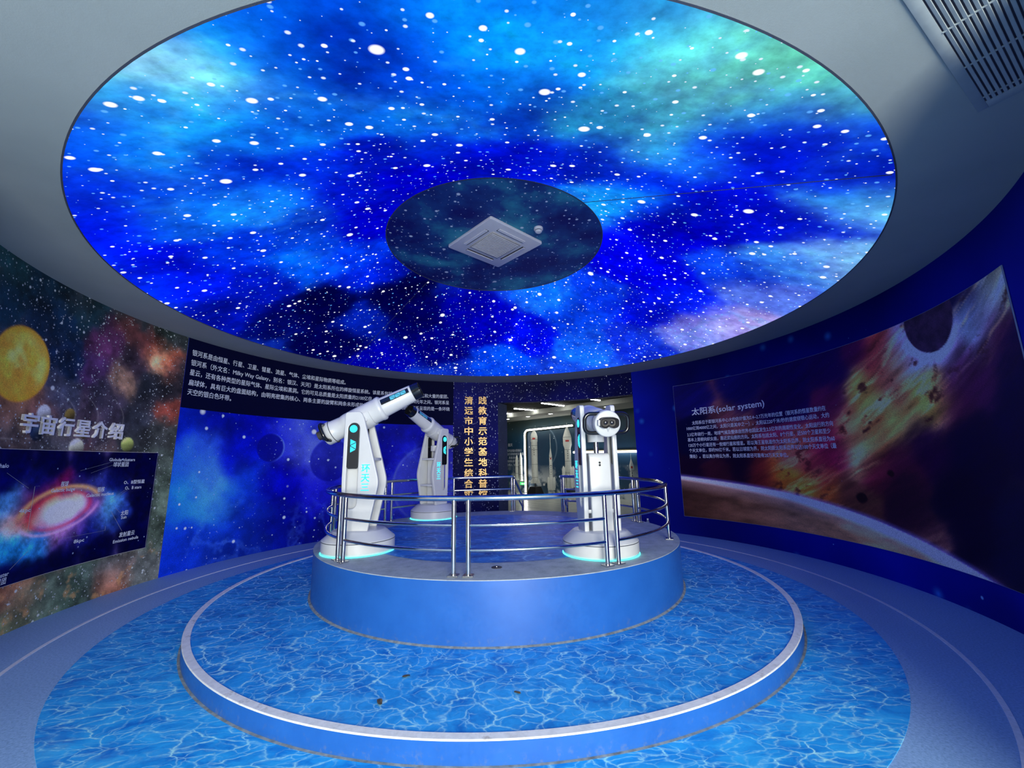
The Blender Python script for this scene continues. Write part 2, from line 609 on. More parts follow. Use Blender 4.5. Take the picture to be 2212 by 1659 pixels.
GAL=[(-98.6,1.06,235,215,235),(-100.6,1.04,225,190,225),(-96.6,1.07,225,180,220),(-97.5,1.16,230,190,150),(-100.9,1.15,220,150,90),(-103.4,1.11,150,40,60),(-93.8,1.08,140,60,150),(-94.1,1.2,30,40,120),(-92.3,1.08,60,150,220),(-91.5,1.02,70,130,210),(-98.2,0.89,200,140,220),(-101.7,0.96,190,100,150),(-104.2,1.05,120,30,60),(-103.6,0.96,220,160,120),(-105.6,1.0,200,150,140),(-106.7,1.17,60,120,190),(-104.8,1.16,60,50,110),(-98.7,0.83,150,100,170),(-96.2,0.89,90,60,160),(-93.4,0.91,30,50,140),(-104.6,0.78,20,120,210),(-102.4,0.75,30,130,220),(-101.9,0.81,40,100,190),(-106.1,0.81,30,140,225),(-97.9,0.75,20,20,100),(-94.5,0.78,10,15,90),(-107.3,1.59,0,0,45),(-101.9,1.54,0,0,45),(-96.2,1.49,0,0,45),(-90.3,1.54,0,0,45),(-86.2,1.48,0,0,45),(-86.2,1.06,0,0,45),(-87.1,0.73,0,0,45),(-85.8,0.49,0,0,45),(-92.6,0.55,0,0,45),(-98.0,0.55,0,0,45),(-102.4,0.54,0,0,45),(-107.5,1.42,0,0,70),(-102.8,1.36,5,10,80),(-99.1,1.26,90,10,70),(-101.8,1.25,70,10,70),(-97.1,1.29,20,15,90),(-91.2,1.26,5,10,80),(-89.8,0.93,20,40,120),(-105.4,0.56,0,0,60)]
RIGHT=[(54.1,2.66,3,3,70),(68.4,2.83,3,3,65),(79.2,2.82,5,0,60),(55.4,1.82,0,0,35),(66.1,1.37,5,0,25),(52.9,1.19,5,0,25),(61.3,1.12,20,5,25),(71.1,1.22,50,15,25),(75.1,1.15,120,70,30),(78.8,1.09,140,90,35),(83.9,0.86,90,50,30),(81.3,1.37,80,20,50),(78.7,1.51,110,70,60),(77.1,1.73,70,20,60),(86.5,1.63,70,15,50),(91.0,1.61,150,130,110),(93.8,1.66,120,100,60),(90.6,1.8,130,80,60),(95.9,1.82,110,60,50),(98.5,1.86,160,150,90),(101.3,1.95,120,120,70),(104.3,2.12,150,140,70),(106.2,2.19,130,110,60),(100.9,2.11,80,25,50),(94.3,2.22,130,120,70),(97.7,2.49,90,30,45),(100.2,2.44,120,100,90),(103.7,2.72,110,120,200),(106.7,2.59,110,130,210),(110.7,2.54,100,130,200),(115.1,2.62,100,140,200),(118.8,2.73,100,140,200),(120.3,2.84,100,110,110),(102.4,2.59,100,90,120),(98.7,2.81,90,35,45),(94.0,2.8,30,5,50),(87.6,2.94,8,0,60),(112.4,2.37,60,20,60),(118.5,2.49,60,20,60),(113.4,2.22,30,8,55),(108.9,2.06,40,10,50),(99.1,1.49,40,10,40),(94.7,1.38,60,15,40),(103.5,1.63,15,0,40),(111.0,1.6,2,0,35),(118.8,1.76,2,0,40),(108.7,0.97,3,0,30),(114.8,0.84,4,4,40),(97.9,1.07,20,8,30),(89.3,0.9,50,30,35),(112.0,2.88,10,4,50),(116.2,2.89,15,6,50),(107.6,2.86,15,8,50),(120.5,2.11,2,0,45),(78.1,2.23,10,0,55),(87.7,2.14,40,10,50),(88.6,2.52,10,0,55)]
LEAD=[[(-97.19,1.457),(-92.24,1.551)],[(-95.46,1.428),(-91.94,1.518)],[(-108.08,1.457),(-104.58,1.307)],[(-91.97,1.087),(-89.22,1.215)],[(-91.43,1.077),(-88.83,1.213)],[(-90.71,1.017),(-89.64,0.937)],[(-91.21,0.974),(-88.88,0.715)],[(-99.13,0.805),(-99.02,0.762),(-91.7,0.758),(-91.73,0.805)],[(-103.0,1.321),(-103.71,1.32),(-103.55,0.898),(-102.78,0.893)],[(-102.92,0.717),(-105.08,0.583)],[(-99.31,1.242),(-99.13,1.199)]]

# ------------------------------------------------------------------ shared materials
M = {}
M['white'] = plain('white_abs_shell', (0.62, 0.64, 0.65), 0.32, spec=0.5, var=0.02)
M['black'] = plain('gloss_black_plastic', (0.008, 0.009, 0.012), 0.12, spec=0.6)
M['rubber'] = plain('dark_grey_rubber', (0.035, 0.033, 0.035), 0.55)
M['seam'] = plain('dark_seam', (0.05, 0.06, 0.09), 0.6)
M['cyan'] = glow('cyan_light', (0.05, 0.72, 0.95), 1.5)
M['ring'] = glow('turquoise_light_ring', (0.10, 0.85, 0.85), 2.2)
M['dimcyan'] = plain('cyan_decal', (0.10, 0.50, 0.62), 0.25)
b = NB('polished_steel')
M['steel'] = b.set(b.ramp(b.noise(30, 3), [(0.3, (0.62, 0.61, 0.60)), (0.7, (0.72, 0.71, 0.70))]), 0.11, 1.0)
M['lens'] = plain('coated_lens_glass', (0.05, 0.05, 0.06), 0.04, spec=1.0, metal=0.6)
b = NB('ceiling_paint')
c = b.ramp(b.noise(1.3, 4), [(0.3, (0.30, 0.345, 0.34)), (0.7, (0.345, 0.39, 0.385))])
b.bump(b.noise(160, 2), 0.08, 0.004)
M['ceiling'] = b.set(c, 0.75, 0, 0.3)
b = NB('speckled_grey_vinyl')
f = b.noise(70, 4, 0.7)
f2 = b.noise(0.8, 3)
c = b.ramp(f, [(0.25, (0.14, 0.28, 0.48)), (0.5, (0.28, 0.47, 0.74)), (0.75, (0.42, 0.62, 0.88))])
c = b.mix(b.maprange(f2, 0.35, 0.75, 0.0, 0.25), c, (0.16, 0.27, 0.44))
M['floor'] = b.set(c, b.maprange(f, 0.3, 0.7, 0.5, 0.65), 0, 0.25)
M['line'] = plain('white_floor_line', (0.76, 0.79, 0.84), 0.5, var=0.1, scale=40)
b = NB('cement_rim')
f = b.noise(9, 6, 0.65)
c = b.ramp(f, [(0.25, (0.26, 0.31, 0.34)), (0.5, (0.40, 0.46, 0.49)), (0.8, (0.50, 0.56, 0.59))])
c = b.mix(b.maprange(b.noise(60, 3, 0.7), 0.45, 0.75, 0, 0.3), c, (0.20, 0.20, 0.21))
M['cement'] = b.set(c, 0.65, 0, 0.3)
b = NB('scuffed_white_kerb')
c = b.ramp(b.noise(20, 5, 0.7), [(0.3, (0.74, 0.75, 0.73)), (0.6, (0.90, 0.91, 0.89))])
c = b.mix(b.math('MULTIPLY', b.maprange(b.noise(7, 6, 0.75), 0.58, 0.68, 0, 1), 0.6), c, (0.33, 0.29, 0.24))
M['kerb'] = b.set(c, 0.5)
b = NB('blue_riser_board')
f = b.noise(3.0, 5, 0.6)
c = b.ramp(f, [(0.3, (0.014, 0.105, 0.42)), (0.7, (0.020, 0.135, 0.50))])
s = b.n('ShaderNodeSeparateXYZ')
b.put(s.inputs[0], b.co())
grime = b.math('MULTIPLY', b.maprange(s.outputs[2], 0.0, 0.10, 1, 0), b.maprange(b.noise(22, 5, 0.7), 0.55, 0.7, 0, 0.5))
c = b.mix(grime, c, (0.16, 0.20, 0.26))
M['riser'] = b.set(c, b.maprange(b.noise(40, 4), 0.3, 0.7, 0.34, 0.44), 0, 0.6)


def water_mat(name, deep, mid, line, scale, stretch=(1, 1, 1), amount=0.8, width=0.05):
    b = NB(name)
    v = b.vmath('MULTIPLY', b.co(), stretch)
    w = b.vmath('ADD', v, b.vmath('MULTIPLY', b.noise(scale * 0.55, 3, 0.5, v, color=True), (0.55 / scale * 3,) * 3))
    w = b.vmath('ADD', w, b.vmath('MULTIPLY', b.noise(scale * 2.3, 3, 0.55, v, color=True), (0.42 / scale,) * 3))
    w2 = b.vmath('ADD', w, (7.3, 2.1, 0))
    e1 = b.voro(scale, 'DISTANCE_TO_EDGE', w, '2D').outputs['Distance']
    e2 = b.voro(scale * 1.75, 'DISTANCE_TO_EDGE', w2, '2D').outputs['Distance']
    l1 = b.math('POWER', b.maprange(e1, 0.0, width * 2.2, 1, 0), 2.4)
    l2 = b.math('POWER', b.maprange(e2, 0.0, width * 2.6, 1, 0), 2.6)
    gate = b.maprange(b.noise(scale * 0.6, 5, 0.65), 0.36, 0.64, 0.04, 1)
    gate2 = b.maprange(b.noise(scale * 0.8, 3, 0.6, w2), 0.4, 0.65, 0.0, 0.7)
    fac = b.math('MULTIPLY', b.math('ADD', b.math('MULTIPLY', l1, gate), b.math('MULTIPLY', l2, gate2), True), amount)
    base = b.ramp(b.noise(scale * 0.9, 5, 0.62, w), [(0.30, deep), (0.52, mid), (0.75, tuple(min(1, m * 1.35 + 0.02) for m in mid))])
    c = b.mix(fac, base, line)
    dirt = b.math('MULTIPLY', b.maprange(b.noise(2.2, 7, 0.72), 0.56, 0.72, 0, 1), 0.22)
    c = b.mix(dirt, c, (0.22, 0.30, 0.42))
    return b.set(c, b.maprange(b.noise(30, 4), 0.3, 0.7, 0.40, 0.55), 0, 0.25)


M['water_step'] = water_mat('printed_water_step', (0.004, 0.16, 0.58), (0.02, 0.33, 0.80), (0.50, 0.92, 0.97), 6.2, (1, 1.2, 1), 1.0)
M['water_floor'] = water_mat('printed_water_floor', (0.004, 0.19, 0.66), (0.02, 0.38, 0.86), (0.45, 0.92, 0.97), 6.6, (0.75, 1.45, 1), 1.0)
M['water_top'] = water_mat('printed_water_platform', (0.001, 0.05, 0.30), (0.004, 0.18, 0.60), (0.30, 0.66, 0.95), 4.2, (1, 1.9, 1), 0.9)

# ------------------------------------------------------------------ hall: floor
o = MB().box((0, -2.3, -0.1), (13.4, 13.9, 0.2)).build('floor', M['floor'])
tag(o, 'grey speckled vinyl floor around the round platform', 'floor', kind='structure')
o = obj('trim_1', ring_mesh('trim_1', 4.055, 4.085, 0.004, (-0.066, -0.197), 192, 0.004), M['line'], smooth=30)
tag(o, 'thin white ring line painted on the grey floor', 'floor line', kind='structure')
o = obj('water_floor_print', ring_mesh('water_floor_print', 2.85, 3.64, 0.003, (-0.072, -0.22), 192, 0.003), M['water_floor'], smooth=30)
tag(o, 'flat ring of printed water on the floor around the lower step', 'floor print')

# ------------------------------------------------------------------ hall: walls
def wall_core(name, az0, az1, z0, z1, m, label, n=None):
    n = n or max(4, int(abs(az1 - az0) / 1.5))
    o = MB().arc_box(az0, az1, RW + 0.003, RW + 0.22, z0, z1, n).build(name, m, smooth=30)
    return tag(o, label, 'wall', kind='structure')


def sheet(name, az0, az1, z0, z1, paint, m, parent, step=0.014, off=0.0):
    nx = max(2, int((az1 - az0) * DEG * RW / step))
    nz = max(2, int((z1 - z0) / step))
    A, Z = np.meshgrid(np.linspace(az0, az1, nx), np.linspace(z0, z1, nz))
    col = paint(A, Z) if paint else None
    r = RW - off
    me = grid_mesh(name, CX + r * np.sin(A * DEG), CY + r * np.cos(A * DEG), Z, col, flip=True)
    return obj(name, me, m, parent, world=True)


plainwall = plain('dark_blue_wall', (0.008, 0.012, 0.09), 0.6)
S_ = DEG * RW      # metres of arc per degree


def to_arc(tab):
    return [(a * S_, z, r, g, bb) for a, z, r, g, bb in tab]


def paint_left(A, Z):
    s = A * S_
    wx = s + 0.22 * (fbm(s, Z, 2.4, 6, 1, 0.62) - 0.5) * 2
    wz = Z + 0.22 * (fbm(s, Z, 2.4, 6, 3, 0.62) - 0.5) * 2
    c = rbf(wx, wz, to_arc(LEFT), 0.10)
    n = fbm(s, Z, 5.0, 6, 2, 0.72)
    c = c * (0.20 + 1.5 * n)[..., None]
    # red nebula filaments
    f = np.clip(1 - abs(fbm(s, Z, 2.2, 6, 4, 0.6) - 0.5) * 14, 0, 1) * np.clip(fbm(s, Z, 1.1, 3, 5) * 3 - 1.4, 0, 1)
    c = over(c, (150, 75, 65), f * 0.30)
    # specks of ochre rock low on the wall
    f = np.clip(fbm(s, Z, 9.0, 4, 6) * 9 - 5.9, 0, 1) * np.clip((0.55 - Z) * 4, 0, 1)
    c = over(c, (175, 120, 85), f * 0.6)
    # sun
    free = np.ones_like(s)
    sx, sz, sr = -108.4 * S_, 2.455, 0.355
    d = np.hypot(s - sx, Z - sz) / sr
    c = over(c, (200, 120, 60), np.clip(1.75 - d, 0, 1) ** 2 * 0.30 * (Z < 2.3))
    g = fbm(s, Z, 8.0, 5, 7, 0.6)
    sun = np.array([205, 140, 50.]) * (0.62 + 0.75 * g)[..., None]
    sun = over(sun, (225, 195, 120), np.clip(fbm(s, Z, 5.0, 5, 1) * 3 - 1.3, 0, 1) * np.clip(1.25 - d, 0, 1))
    sun = over(sun, (205, 120, 30), np.clip(d * 5 - 4, 0, 1) * 0.7)
    c = over(c, np.zeros(3), np.zeros_like(s))
    a = np.clip((1 - d) * sr / 0.02 + 0.5, 0, 1)
    c = c * (1 - a[..., None]) + sun * a[..., None]
    free = free * (1 - a)
    # planets and their thin orbits
    for az, z, r, col in ((-103.64, 2.033, 0.085, (205, 195, 215)), (-99.67, 2.05, 0.07, (120, 95, 50)), (-104.16, 1.84, 0.08, (35, 50, 85)),
                          (-97.0, 1.86, 0.055, (150, 115, 80)), (-97.83, 1.71, 0.095, (205, 195, 185)), (-89.58, 1.768, 0.088, (175, 180, 105))):
        px = az * S_
        sh = np.clip(0.75 + 0.5 * ((s - px) * -0.5 + (Z - z)) / r * 0.8, 0.35, 1.15) * (0.85 + 0.3 * fbm(s, Z, 14, 3, 2))
        a = disc(s, Z, px, z, r, 0.014)
        free = free * (1 - a)
        c = c * (1 - a[..., None]) + (np.array(col, float) * sh[..., None]) * a[..., None]
    a = np.clip(1 - abs(Z - 1.755 + 0.12 * (s + 89.58 * S_) * 0) / 0.008, 0, 1) * (abs(s + 89.58 * S_) < 0.16)
    c = over(c, (60, 65, 45), a * 0.9)
    for k, rr in enumerate((0.75, 1.05, 1.4)):
        d2 = abs(np.hypot(s + 108 * S_, (Z - 2.05) * 2.6) - rr)
        c = over(c, (190, 175, 175), np.clip(1 - d2 / 0.012, 0, 1) * 0.30 * (Z < 2.3))
    return np.concatenate([np.clip(lin(np.clip(c, 0, 255)) * GAIN_LEFT, 0, 0.85), free[..., None]], -1)


def paint_blue(A, Z):
    s = A * S_
    wx = s + 0.30 * (fbm(s, Z, 1.7, 5, 1) - 0.5) * 2
    wz = Z + 0.30 * (fbm(s, Z, 1.7, 5, 3) - 0.5) * 2
    c = rbf(wx, wz, to_arc(BLUE), 0.22)
    n = fbm(s, Z, 3.0, 6, 2, 0.6)
    c = c * (0.55 + 0.9 * n)[..., None]
    f = np.clip(1 - abs(fbm(s, Z, 1.3, 6, 4, 0.55) - 0.52) * 22, 0, 1)
    c = over(c, (95, 140, 240), f * 0.35 * np.clip(fbm(s, Z, 0.8, 3, 6) * 3 - 1.2, 0, 1))
    # dark planet with a lit limb and a large pale planet
    px, pz, r = -61.1 * S_, 1.78, 0.25
    d = np.hypot(s - px, Z - pz)
    c = over(c, (3, 5, 95), np.clip((r - d) / 0.02 + 0.5, 0, 1) * 0.7)
    c = over(c, (120, 150, 240), np.clip(1 - abs(d - r) / 0.02, 0, 1) * np.clip((s - px) / r, 0, 1) * 0.7)
    px, pz, r = -46.5 * S_, 1.55, 0.42
    d = np.hypot(s - px, Z - pz)
    c = over(c, (2, 2, 105), np.clip((r - d) / 0.03 + 0.5, 0, 1) * 0.6)
    px, pz, r = -19.5 * S_, 0.98, 0.85
    d = np.hypot(s - px, Z - pz)
    c = over(c, (60, 65, 185), np.clip((r - d) / 0.05 + 0.5, 0, 1) * (0.25 + 0.5 * np.clip((px - s) / r, 0, 1)))
    c = over(c, (130, 140, 225), np.clip(1 - abs(d - r) / 0.04, 0, 1) * np.clip((px - s) / r, 0, 1) * 0.5)
    return np.clip(lin(np.clip(c, 0, 255)) * GAIN_BLUE, 0, 0.85)


GAIN_LEFT = np.array([1.9, 2.1, 1.7])
GAIN_BLUE = np.array([1.6, 1.9, 1.9])
GAIN_RIGHT = np.array([7.0, 4.4, 2.2])
GAIN_GAL = np.array([2.2, 2.0, 1.5])

wall_left = wall_core('wall_left', -142, -80.95, 0, ZC, plainwall, 'curved wall with a print of planets and a red nebula')
M['paper_left'] = print_mat('planet_wallpaper', [(42, 0.010, 0.45, (0.50, 0.55, 0.58), 0.85, 0.0), (20, 0.015, 0.36, (0.65, 0.72, 0.72), 0.9, 3.1),
                                               (7, 0.028, 0.28, (0.74, 0.78, 0.78), 0.9, 8.7)], 0.5, 0.25, 110)
sheet('wallpaper', -142, -80.95, 0, ZC, paint_left, M['paper_left'], wall_left)
wall_bl = wall_core('wall_back_left', -80.95, -13.3, 0, ZC, plainwall, 'curved wall with a print of blue space and text panel')
M['paper_blue'] = print_mat('blue_space_wallpaper', [(22, 0.010, 0.28, (0.30, 0.45, 0.95), 0.9, 1.0), (8, 0.028, 0.42, (0.66, 0.82, 1.0), 0.95, 4.4),
                                                   (3.2, 0.055, 0.42, (0.85, 0.93, 1.0), 0.95, 9.2)], 0.5, 0.25, 90)
sheet('wallpaper', -80.95, -13.3, 0, ZC, paint_blue, M['paper_blue'], wall_bl, 0.016)
M['panel_dark'] = plain('printed_dark_navy', (0.002, 0.003, 0.028), 0.7, spec=0.05)
sheet('text_panel', -80.95, -13.3, 2.33, ZC, None, M['panel_dark'], wall_bl, 0.12, 0.003)
b = NB('dense_star_wallpaper')
c = b.ramp(b.noise(0.75, 4, 0.5), [(0.35, (0.002, 0.003, 0.035)), (0.62, (0.004, 0.005, 0.12)), (0.8, (0.006, 0.010, 0.24))])
vst = b.vmath('MULTIPLY', b.co(), (1, 1, 0.8))
for scale, rad, dens, fac, seed in ((34, 0.011, 0.45, 0.7, 1.0), (16, 0.016, 0.46, 0.9, 3.0), (8, 0.020, 0.35, 0.95, 5.0)):
    c = b.mix(b.math('MULTIPLY', b.stars(scale, rad, dens, vst, seed=seed), fac), c, (0.55, 0.62, 0.78))
M['paper_star'] = b.set(c, 0.6, 0, 0.08)
b = NB('pale_star_wallpaper')
c = b.ramp(b.noise(2.5, 4), [(0.3, (0.035, 0.05, 0.11)), (0.7, (0.055, 0.075, 0.15))])
for scale, rad, dens, fac, seed in ((34, 0.0085, 0.3, 0.5, 1.0), (14, 0.014, 0.38, 0.85, 3.0)):
    c = b.mix(b.math('MULTIPLY', b.stars(scale, rad, dens, seed=seed), fac), c, (0.45, 0.5, 0.6))
M['paper_reveal'] = b.set(c, 0.6, 0, 0.1)
DOOR_Z = 2.88
wall_core('wall_back', -13.3, 0.0, 0, ZC, M['paper_star'], 'dark starry wall carrying the gold lettering beside the doorway')
wall_core('wall_back_lintel', 0.0, 39.9, DOOR_Z, ZC, M['paper_star'], 'dark starry band of wall above the doorway')
# splayed reveal of the doorway
a = wall_pt(0.0, 0, RW + 0.004)
o = MB().prism([(a[0], a[1]), (a[0] - 0.02, a[1] + 0.22), (0.20, 5.02), (0.232, 5.0)], 0.0, DOOR_Z).build('wall_door_reveal', M['paper_reveal'], smooth=0)
tag(o, 'grey blue splayed side face of the doorway', 'wall', kind='structure')
b = NB('deep_blue_star_wall')
c = b.ramp(b.noise(0.35, 3, 0.45), [(0.32, (0.002, 0.003, 0.09)), (0.52, (0.002, 0.006, 0.25)), (0.72, (0.003, 0.012, 0.50))])
c = b.mix(b.math('MULTIPLY', b.stars(6, 0.018, 0.35, seed=2.0), 0.95), c, (0.25, 0.55, 1.0))
t = b.voro(1.6, 'F1', b.vmath('ADD', b.co(), (4.1, 9.2, 1.3)))
c = b.mix(b.math('POWER', b.maprange(t.outputs['Distance'], 0.0, 0.16, 0.9, 0), 2.0), c, (0.05, 0.30, 1.0))
M['wall_blue'] = b.set(c, 0.6, 0, 0.08)
wall_right = wall_core('wall_right', 39.9, 153, 0, ZC, M['wall_blue'], 'deep blue curved wall with sparse stars around the solar mural')

# ------------------------------------------------------------------ hall: ceiling with the round opening
def ceiling_mesh():
    n = 256
    vs, fs = [], []
    x0, x1, y0, y1 = -6.6, 6.6, -9.6, 4.75
    for k in range(n):
        a = 2 * math.pi * k / n
        dx, dy = math.cos(a), math.sin(a)
        vs.append((SX + RS * dx, SY + RS * dy, ZC))
        t = min([q for q in ((x1 - SX) / dx if dx > 1e-9 else 1e9, (x0 - SX) / dx if dx < -1e-9 else 1e9,
                             (y1 - SY) / dy if dy > 1e-9 else 1e9, (y0 - SY) / dy if dy < -1e-9 else 1e9)])
        vs.append((SX + t * dx, SY + t * dy, ZC))
        vs.append((SX + t * dx, SY + t * dy, ZC + 0.12))
        vs.append((SX + RS * dx, SY + RS * dy, ZC + 0.12))
    for k in range(n):
        l = (k + 1) % n
        for i in range(4):
            j = (i + 1) % 4
            fs.append((4 * k + i, 4 * k + j, 4 * l + j, 4 * l + i))
    return MB().add(vs, fs).mesh('ceiling')


o = obj('ceiling', ceiling_mesh(), M['ceiling'])
tag(o, 'matt grey plaster ceiling around the glowing star cone', 'ceiling', kind='structure')
o = obj('trim_2', MB().lathe([(RS - 0.004, ZC - 0.002), (RS + 0.006, ZC - 0.002), (RS + 0.006, ZC + 0.03), (RS - 0.004, ZC + 0.03), (RS - 0.004, ZC - 0.002)], 256, c=(SX, SY, 0)).mesh('trim_2'), M['seam'], smooth=30)
tag(o, 'thin dark rim around the glowing star ceiling', 'trim', kind='structure')

# luminous printed cone
def paint_cone(X, Y):
    wx = X + 0.24 * (fbm(X, Y, 1.5, 6, 1, 0.62) - 0.5) * 2
    wy = Y + 0.24 * (fbm(X, Y, 1.5, 6, 3, 0.62) - 0.5) * 2
    c = rbf(wx, wy, CEIL, 0.19)
    n = fbm(X, Y, 1.8, 6, 2, 0.62)
    k = 0.42 + 1.16 * n
    g = c[..., 1]
    c = np.stack([c[..., 0] * k, g * k ** 1.25, c[..., 2] * (0.62 + 0.76 * n)], -1)
    f = np.clip(1 - abs(fbm(X, Y, 0.9, 6, 5, 0.58) - 0.5) * 20, 0, 1) * np.clip(g / 110 - 0.25, 0, 1)
    c = over(c, (90, 185, 255), f * 0.30)
    d = np.clip(fbm(X, Y, 1.4, 6, 6, 0.6) * 4 - 2.25, 0, 1)
    c = over(c, (0, 0, 150), d * 0.35)
    L = lin(np.clip(c, 0, 255))
    sat = np.clip(1 - 1.4 * c[..., 1] / (c[..., 2] + 1), 0, 1)
    L[..., 2] *= 1 + (SCREEN_BLUE - 1) * sat
    L[..., 1] *= 1.08
    return L


SCREEN_BLUE = 1.2
TH, RR = np.meshgrid(np.linspace(0, 2 * np.pi, 721), np.linspace(RI, RS - 0.004, 84))
X, Y = SX + RR * np.cos(TH), SY + RR * np.sin(TH)
me = grid_mesh('light_membrane', X, Y, ZC + (RS - RR) * CONE_K, paint_cone(X, Y), flip=True)
b = NB('backlit_star_membrane')
c = b.attr()
xy = b.xy()
d = b.maprange(b.noise(9, 5, 0.65, xy), 0.3, 0.7, 0.72, 1.28)
comb = b.n('ShaderNodeCombineXYZ')
for i in range(3):
    b.put(comb.inputs[i], d)
c = b.mix(1.0, c, comb.outputs[0], 'MULTIPLY')
for scale, rad, dens, col, fac, seed in ((9, 0.015, 0.55, (0.15, 0.55, 1.3), 0.65, 1.0), (11, 0.013, 0.42, (0.85, 0.95, 1.2), 0.9, 2.0),
                                         (5.0, 0.026, 0.55, (1.3, 1.35, 1.4), 1.0, 3.0), (2.4, 0.038, 0.5, (1.4, 1.45, 1.5), 1.0, 5.0)):
    c = b.mix(b.math('MULTIPLY', b.stars(scale, rad, dens, xy, '2D', seed), fac), c, col)
e = b.n('ShaderNodeEmission')
b.put(e.inputs[0], c)
e.inputs[1].default_value = 1.0
b.t.links.new(e.outputs[0], b.out.inputs[0])
M['membrane'] = b.m
b.m.cycles.emission_sampling = 'NONE'
star = thing('star_ceiling', 'glowing blue nebula and stars on a conical ceiling membrane', 'ceiling light', (SX, SY, ZC))
o = obj('light_membrane', me, M['membrane'], star, world=True)
# fine welded seams of the membrane
for az in (135.9, -47.2):
    p = []
    for r in (RI + 0.01, RS - 0.02):
        p.append((SX + r * math.sin(az * DEG), SY + r * math.cos(az * DEG), ZC + (RS - r) * CONE_K - 0.003))
    MB().tube(p, 0.0035, 6).build('seam', M['seam'], star, True)
# unlit inner disc
b = NB('unlit_star_print')
c = b.ramp(b.noise(1.1, 6, 0.6), [(0.38, (0.004, 0.008, 0.13)), (0.50, (0.010, 0.05, 0.22)), (0.62, (0.03, 0.24, 0.36)), (0.76, (0.07, 0.42, 0.50))])
for scale, rad, dens, fac, seed in ((12, 0.013, 0.55, 0.6, 1.0), (6, 0.022, 0.5, 0.75, 3.0), (3, 0.03, 0.4, 0.8, 5.0)):
    c = b.mix(b.math('MULTIPLY', b.stars(scale, rad, dens, b.xy(), '2D', seed), fac), c, (0.80, 0.88, 0.95))
M['inner'] = b.set(c, 0.5, 0, 0.3)
mb = MB().lathe([(RI + 0.02, ZI + 0.03), (RI + 0.02, ZI), (0.001, ZI)], 128, c=(SX, SY, 0), cap0=True)
o = mb.build('ceiling_medallion', M['inner'], smooth=30)
tag(o, 'unlit dark blue star print disc at the top of the cone', 'ceiling panel')
o = obj('trim_3', MB().lathe([(RI - 0.005, ZI - 0.005), (RI + 0.006, ZI - 0.005), (RI + 0.006, ZI + 0.01), (RI - 0.005, ZI + 0.01), (RI - 0.005, ZI - 0.005)], 128, c=(SX, SY, 0)).mesh('trim_3'), M['seam'], smooth=30)
tag(o, 'thin dark rim around the unlit star disc', 'trim', kind='structure')

# ------------------------------------------------------------------ entrance lobby behind the visitor (outside the frame)
lobby = plain('lobby_wall_paint', (0.30, 0.32, 0.36), 0.7)
pl, pr = wall_pt(-142, 0, RW + 0.1), wall_pt(153, 0, RW + 0.1)
for nm, x, ya, lab in (('wall_lobby_left', pl[0] - 0.1, pl[1], 'plain grey lobby wall on the planet mural side'), ('wall_lobby_right', pr[0] + 0.1, pr[1], 'plain grey lobby wall on the solar mural side')):
    o = MB().box((x, (ya - 9.5) / 2, ZC / 2), (0.18, abs(ya + 9.5), ZC)).build(nm, lobby, smooth=0)
    tag(o, lab, 'wall', kind='structure')
mb = MB().box((-2.35, -9.5, ZC / 2), (3.3, 0.16, ZC))
o = mb.build('wall_entrance_left', lobby, smooth=0)
tag(o, 'grey entrance wall on one side of the glazed doorway', 'wall', kind='structure')
o = MB().box((3.3, -9.5, ZC / 2), (1.5, 0.16, ZC)).build('wall_entrance_right', lobby, smooth=0)
tag(o, 'narrow grey entrance wall on the far side of the glazed doorway', 'wall', kind='structure')
o = MB().box((0.93, -9.5, 3.2), (3.3, 0.16, 0.36)).build('wall_entrance_top', lobby, smooth=0)
tag(o, 'grey lintel over the glazed entrance doorway', 'wall', kind='structure')

# ------------------------------------------------------------------ stepped platform
st = thing('lower_step', 'low round step with printed water top and white kerb', 'platform', (0, KY, 0))
mb = MB().lathe([(RK - 0.001, 0.0), (RK - 0.001, Z1 - 0.004)], 192, c=(0, KY, 0))
mb.build('riser', M['riser'], st, True)
me = MB().lathe([(RK - 0.056, Z1 - 0.008), (RK - 0.056, Z1 + 0.002), (RK - 0.054, Z1 + 0.004), (RK - 0.003, Z1 + 0.004), (RK + 0.001, Z1 + 0.001), (RK + 0.001, Z1 - 0.004), (RK - 0.056, Z1 - 0.008)], 256, c=(0, KY, 0)).mesh('kerb')
obj('kerb', me, M['kerb'], st, True, 30)
me = MB().lathe([(RK - 0.05, Z1 - 0.002), (RP - 0.1, Z1 - 0.002)], 192, c=(0, KY, 0)).mesh('water_print')
obj('water_print', me, M['water_step'], st, True, 30)
# sand-coloured grout where the riser meets the floor
grout = plain('dusty_grout', (0.24, 0.28, 0.30), 0.8, var=0.4, scale=18)
MB().lathe([(RK - 0.01, 0.004), (RK + 0.003, 0.0045), (RK + 0.016, 0.0032)], 192, c=(0, KY, 0)).build('grout_joint', grout, st, True)
for az in (183, 262, 118):
    a = az * DEG
    x, y = (RK - 0.002) * math.sin(a), KY + (RK - 0.002) * math.cos(a)
    MB().box((x, y, 0.05), (0.006, 0.004, 0.098), -a).build('joint_strip', M['riser'], st, True, 0)

